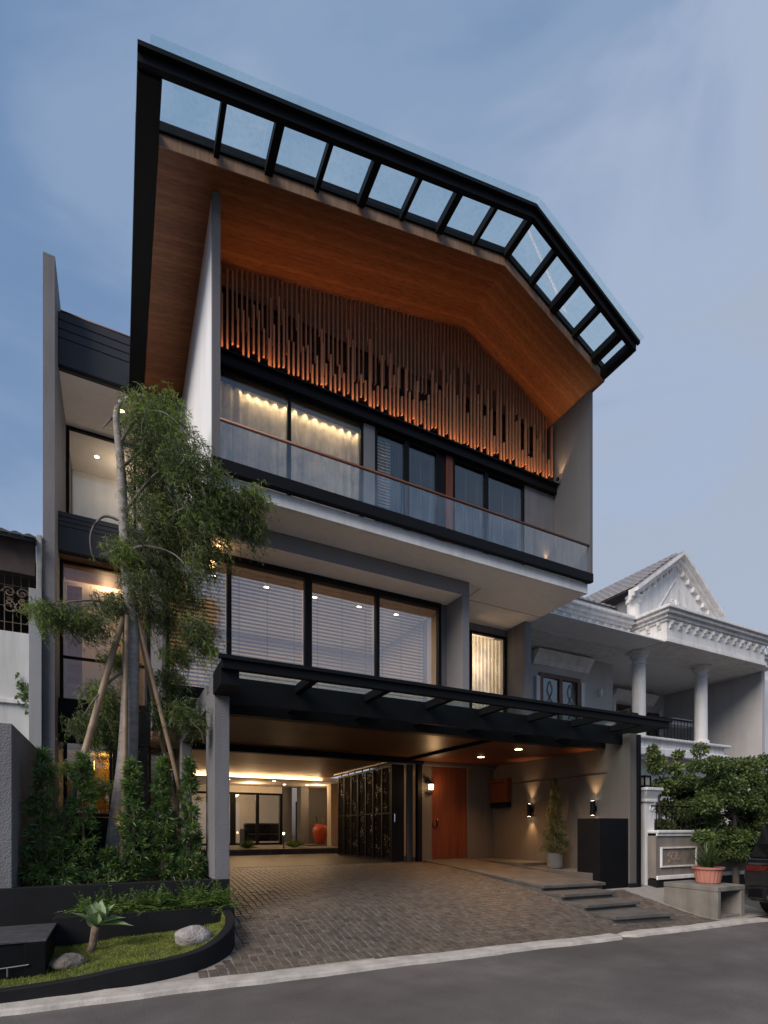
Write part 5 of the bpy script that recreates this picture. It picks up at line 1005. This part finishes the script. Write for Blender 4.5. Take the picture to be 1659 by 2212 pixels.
n_ = 170; az = rng.uniform(0, 6.283, n_); el = rng.uniform(.55, 1.4, n_); d = np.stack([np.cos(az)*np.cos(el), np.sin(az)*np.cos(el), np.sin(el)], 1); L1 = rng.uniform(.35, .66, n_); p0 = np.tile([[0, 0, .25]], (n_, 1))+rng.normal(0, .03, (n_, 3))*[1, 1, 0]
p1 = p0+d*L1[:, None]*.6; s_ = np.cross(d, [0, 0, 1.0]); s_ /= np.linalg.norm(s_, axis=1, keepdims=True); p2 = p0+d*L1[:, None]; p2[:, 2] -= .10*np.cos(el)*2
Va = np.stack([p0-s_*.004, p0+s_*.004, p1+s_*.007, p1-s_*.007], 1).reshape(-1, 3); Vb = np.stack([p1-s_*.007, p1+s_*.007, p2+s_*.001, p2-s_*.001], 1).reshape(-1, 3); quads_obj('foliage', np.concatenate([Va, Vb]), LEAF_N, tpot)
# broad-leaved trees behind and before the wall
def leafy(name, label, trunk_pts, rads, blobs_, n_per, Ls, mats_, seed, frac=.25):
    r_ = np.random.default_rng(seed); t_ = thing(name, label, 'tree'); MB().tube(catmull(trunk_pts, 5), list(np.interp(np.linspace(0, 1, (len(trunk_pts)-1)*5+1), np.linspace(0, 1, len(rads)), rads)), 9).build('trunk', mat('dark_bark', (.07, .055, .045), .9, .3, 8, .6, 40), t_, smooth=True)
    V = [[], []]; top = Vector(trunk_pts[-1])
    for (c_, rr3, k_) in blobs_:
        c_ = Vector(c_); q = [tuple(top), tuple(top.lerp(c_, .5)+Vector((0, 0, .08))), tuple(c_)]; 
        if r_.random() < .2: MB().tube(catmull(q, 4), list(np.linspace(.014, .004, 9)), 6).build('branch', MATS['dark_bark'], t_, smooth=True)
        n_ = int(n_per*k_); d = r_.normal(size=(n_, 3)); d /= np.linalg.norm(d, axis=1, keepdims=True); q = r_.random((n_, 1))**.4; pos = np.array(c_)+d*q*np.array(rr3); dr = d*.7+r_.normal(0, .6, (n_, 3))+np.array([0, 0, -.15]); y_ = r_.random(n_) < frac*(.5+q[:, 0])
        for s2, sel in ((0, ~y_), (1, y_)):
            if sel.sum(): V[s2].append(blades(pos[sel], dr[sel], r_.uniform(Ls[0], Ls[1], sel.sum()), Ls[2], .1))
    quads_obj('crown', np.concatenate(V[0]), mats_[0], t_); quads_obj('sunlit_crown' if False else 'young_lit_crown', np.concatenate(V[1]), mats_[1], t_); return t_  # paler leaves towards the outside put sunlight into the crown colour
def PB(x, y, Y): return tuple(onY(x, y, Y))
gb = []; rr_b = random.Random(21)
for i in range(95):
    bx = rr_b.uniform(1462, 1672); by = rr_b.uniform(1650, 1815) if bx > 1500 else rr_b.uniform(1680, 1780); Yb = rr_b.uniform(6.1, 6.75) if bx > 1510 else rr_b.uniform(7.15, 7.6)
    if bx > 1560 and rr_b.random() < .3: by = rr_b.uniform(1800, 1850)
    q = rr_b.uniform(.5, 1.0); gb.append((PB(bx, by, Yb), (.30*q, .30*q, .20*q), q*q))
for bx, by in ((1508, 1650), (1512, 1620), (1545, 1665), (1630, 1655), (1580, 1650), (1655, 1640)): gb.append((PB(bx, by, 6.5), (.14, .16, .13), .22))
leafy('garden_tree', 'dense leafy tree overhanging the front wall by the terracotta pot', [(PB(1590, 1915, 6.3)[0], 6.3, .2), PB(1588, 1840, 6.35), PB(1585, 1760, 6.4)], [.07, .055, .04], gb, 1100, (.045, .09, .036), (LEAF_N, LEAF_NY), 11, .17)
leafy('wall_shrub', 'light green shrub rising beside the gate pillar', [PB(1425, 1810, 7.5), PB(1424, 1740, 7.5), PB(1422, 1700, 7.5)], [.03, .025, .02],
      [(PB(1418, 1650, 7.5), (.17, .2, .24), .7), (PB(1410, 1622, 7.5), (.09, .12, .14), .25), (PB(1432, 1700, 7.5), (.25, .25, .2), .8), (PB(1455, 1660, 7.5), (.18, .2, .12), .4), (PB(1445, 1745, 7.5), (.3, .25, .2), .9), (PB(1475, 1700, 7.5), (.25, .25, .2), .7), (PB(1432, 1785, 7.5), (.3, .2, .15), .8), (PB(1490, 1780, 7.5), (.35, .2, .18), .9), (PB(1540, 1775, 7.5), (.35, .2, .2), .9), (PB(1465, 1630, 7.5), (.10, .12, .10), .2)], 900, (.05, .10, .045), (LEAF_N, LEAF_NY), 12, .5)
# ================================================================== PARKED CAR
car = thing('parked_car', 'black people carrier parked at the kerb with red tail lamp', 'car', None, (9.42, 4.22, 0))
CARP = mat('black_car_paint', (.006, .006, .007), .16, .1, 1, coat=1.0, spec=.6); TRIM = mat('black_trim', (.01, .01, .01), .5, .1)
def loft(stations, name, m, par, smooth=True, mirror=True):
    mb = MB(); K = len(stations[0][1])
    for x_, ring in stations:
        for (y_, z_) in ring: mb.v.append((x_, y_, z_))
    for i in range(len(stations)-1):
        for k_ in range(K-1): mb.f.append((i*K+k_, i*K+k_+1, (i+1)*K+k_+1, (i+1)*K+k_))
    return mb.build(name, m, par, smooth=smooth)
def ring(hw, zb_, zbelt, top_hw, zr): return [(hw*.92, zb_), (hw, zb_+.15), (hw+.01, zb_+.4), (hw, zbelt-.05), (hw-.02, zbelt)]
body = MB(); cols_ = [(0, .86, .30, .98), (.06, .89, .28, 1.02), (.5, .90, .24, 1.02), (1.5, .90, .22, 1.0), (3.2, .90, .22, .98), (3.9, .88, .24, .95), (4.35, .80, .28, .80)]
rg = []
for (x_, hw, zb_, zt_) in cols_:
    r1 = [(hw*.90, zb_), (hw, zb_+.16), (hw+.012, zb_+.42), (hw-.005, zt_-.10), (hw-.05, zt_)]; rg.append([(-y_, z_) for y_, z_ in r1]+[(y_, z_) for y_, z_ in reversed(r1)])
for (c_, r_) in zip(cols_, rg): body.v += [(c_[0], y_, z_) for y_, z_ in r_]
K = 10
for i in range(len(rg)-1):
    for k_ in range(K): k2 = (k_+1) % K; body.f.append((i*K+k_, i*K+k2, (i+1)*K+k2, (i+1)*K+k_))
body.f.append(tuple(reversed(range(K)))); body.f.append(tuple((len(rg)-1)*K+k_ for k_ in range(K))); body.build('body', CARP, car, bevel=.03)
cab = MB(); st_ = [(.03, .80, 1.02, .80, 1.021), (.10, .82, 1.02, .74, 1.24), (.30, .83, 1.02, .70, 1.58), (.50, .83, 1.02, .69, 1.66), (1.5, .83, 1.02, .69, 1.70), (2.4, .82, 1.0, .67, 1.64), (2.9, .81, 1.0, .66, 1.40), (3.35, .78, .98, .70, 1.0)]
for (x_, h0, z0, h1, z1) in st_: cab.v += [(x_, -h0, z0), (x_, -h1, z1), (x_, h1, z1), (x_, h0, z0)]
for i in range(len(st_)-1):
    for k_ in range(3): cab.f.append((i*4+k_, i*4+k_+1, (i+1)*4+k_+1, (i+1)*4+k_))
cab.build('cabin', mat('dark_car_glass', (.004, .004, .005), .06, .05, 1, spec=.7), car)
rf = MB(); rs = [(.26, .60, 1.60), (.50, .66, 1.675), (1.5, .66, 1.715), (2.4, .64, 1.655)]
for (x_, h1, z1) in rs: rf.v += [(x_, -h1, z1), (x_, 0, z1+.02), (x_, h1, z1)]
for i in range(3):
    for k_ in range(2): rf.f.append((i*3+k_, i*3+k_+1, (i+1)*3+k_+1, (i+1)*3+k_))
rf.build('roof', CARP, car, smooth=True); MB().box(.18, .34, -.62, .62, 1.60, 1.635).build('spoiler', CARP, car, bevel=.01)
MB().box(-.035, -.005, -.80, .80, .90, .935).build('chrome_strip', CHROME, car, bevel=.008)
for s in (-1, 1):
    tl_ = MB(); tl_.hexa([(-.022, s*.84, .79), (.18, s*.925, .80), (.18, s*.91, .80), (-.008, s*.56, .80)][::s], [(-.03, s*.83, .885), (.22, s*.92, .90), (.2, s*.90, .90), (-.01, s*.48, .885)][::s]); tl_.build('tail_light', mat('red_lamp_lens', (.07, .003, .003), .2, .1, 3, coat=1), car)
    MB().box(-.045, -.008, s*.62-.10, s*.62+.10, .42, .45).build('reflector', MATS['red_lamp_lens'], car)
MB().box(-.05, .05, -.82, .82, .32, .55).build('bumper', CARP, car, bevel=.04); MB().box(-.056, -.05, -.5, .5, .33, .40).build('bumper_trim', CHROME, car)
MB().box(.0, .02, .40, .42, .50, .90).build('panel_gap', TRIM, car)
for x_ in (.78, 3.55):
    for s in (-1, 1):
        wv = MB().lathe([(.18, -.10), (.30, -.10), (.325, -.07), (.325, .07), (.30, .10), (.18, .10)], (0, 0, 0), 28).build('wheel', TRIM, car, smooth=False); wv.matrix_local = Matrix.Translation((x_, s*.80, .325)) @ Matrix.Rotation(R(90), 4, 'X'); MB().lathe([(.02, -.07), (.19, -.075), (.19, .075), (.02, .07)], (0, 0, 0), 16).build('rim', CHROME, wv)

# ================================================================== NEIGHBOUR ON THE LEFT
ln2 = thing('older_house', 'older white house with dark tiled eave behind the boundary wall', 'house'); YN = 11.35
def lz(y): return onY(40, y, YN).z
box('pilaster', mat('pale_grey_pilaster', (.30, .31, .325), .85, .08, 1.2, .3, 50, dirt=.15), ln2, XY(62, 11.1), -1.215, 11.1, 11.8, .3, onY(80, 1272, 11.1).z, .006)
box('upper_post', mat('mossy_post', (.34, .34, .33), .9, .2, 5, .6, 40, dirt=.3), ln2, XY(78, 11.15), -1.215, 11.15, 11.6, onY(80, 1272, 11.1).z+.002, onY(80, 1150, 11.1).z, .02)
box('white_wall', mat('left_white_wall', (.62, .62, .60), .85, .06, 1.2, .3, 50, dirt=.2), ln2, -6, XY(62, 11.1)-.002, YN, YN+.2, .3, lz(1366), .006)
box('wall_string_course', NWHITE, ln2, -6, XY(62, 11.1)-.004, YN-.05, YN-.001, lz(1521), lz(1512), .006)
box('verandah_back', mat('dark_verandah', (.03, .027, .025), .8, .2, 2), ln2, -6, -1.5, 13.5, 13.6, 3, lz(1214))
box('eave_board', mat('eave_brown', (.05, .035, .03), .8, .3, 4), ln2, -6, XY(76, 11.2), 11.2, 11.3, lz(1245), lz(1172)); box('eave_soffit', mat('eave_soffit_grey', (.09, .085, .08), .9, .2, 2), ln2, -6, XY(76, 11.2), 11.3, 13.5, lz(1215), lz(1210))
gri = thing('window_grille', 'rusty wire security grille over the dark verandah opening', 'grille'); gm = mat('rusty_wire', (.17, .12, .085), .7, .25, 20)
xg0, xg1 = -2.4, XY(62, 11.1)-.01
for i in range(10): MB().tube([(xg1-.02-i*.123, YN+.05, lz(1366)), (xg1-.02-i*.123, YN+.05, lz(1190))], .007, 5).build('bar', gm, gri)
for y in (1345, 1310, 1280, 1265, 1230, 1200): MB().tube([(xg0, YN+.05, lz(y)), (xg1, YN+.05, lz(y))], .012 if y == 1280 else .007, 5).build('bar', gm, gri)
sc2 = MB(); c_ = onY(34, 1298, YN+.03)
for s in (-1, 1):
    for dz, r0, ph in ((.14, .10, 0), (-.12, .11, 2), (-.02, .06, 1)): sc2.tube([(c_.x+s*(.10+r0*(1-t*.75)*math.cos(t*8+ph)), YN+.03, c_.z+dz+r0*(1-t*.75)*math.sin(t*8+ph)) for t in np.linspace(0, 1, 20)], .014, 5)
sc2.build('scroll_ornament', gm, gri)
tiles(-6, XY(78, 11.0), 10.95, lz(1182), 14.5, lz(1182)+1.5, DTILE, ln2, 24, 12)
iv = []
for (px_, py_) in ((38, 1470), (42, 1476), (46, 1482), (52, 1488), (56, 1496), (58, 1505), (44, 1512), (50, 1516), (57, 1518), (60, 1510), (48, 1478), (54, 1500), (60, 1537)):
    q = np.array(onY(px_, py_, YN-.03)); n_ = 7; iv.append(blades(q+rng.normal(0, .035, (n_, 3))*[1, .3, 1], rng.normal(0, 1, (n_, 3))*[1, .3, 1]+[0, -.2, -.3], rng.uniform(.06, .10, n_), .06, 0))
tag(quads_obj('creeper', np.concatenate(iv), LEAF_S), 'creeper sprig clinging to the white neighbouring wall', 'creeper')
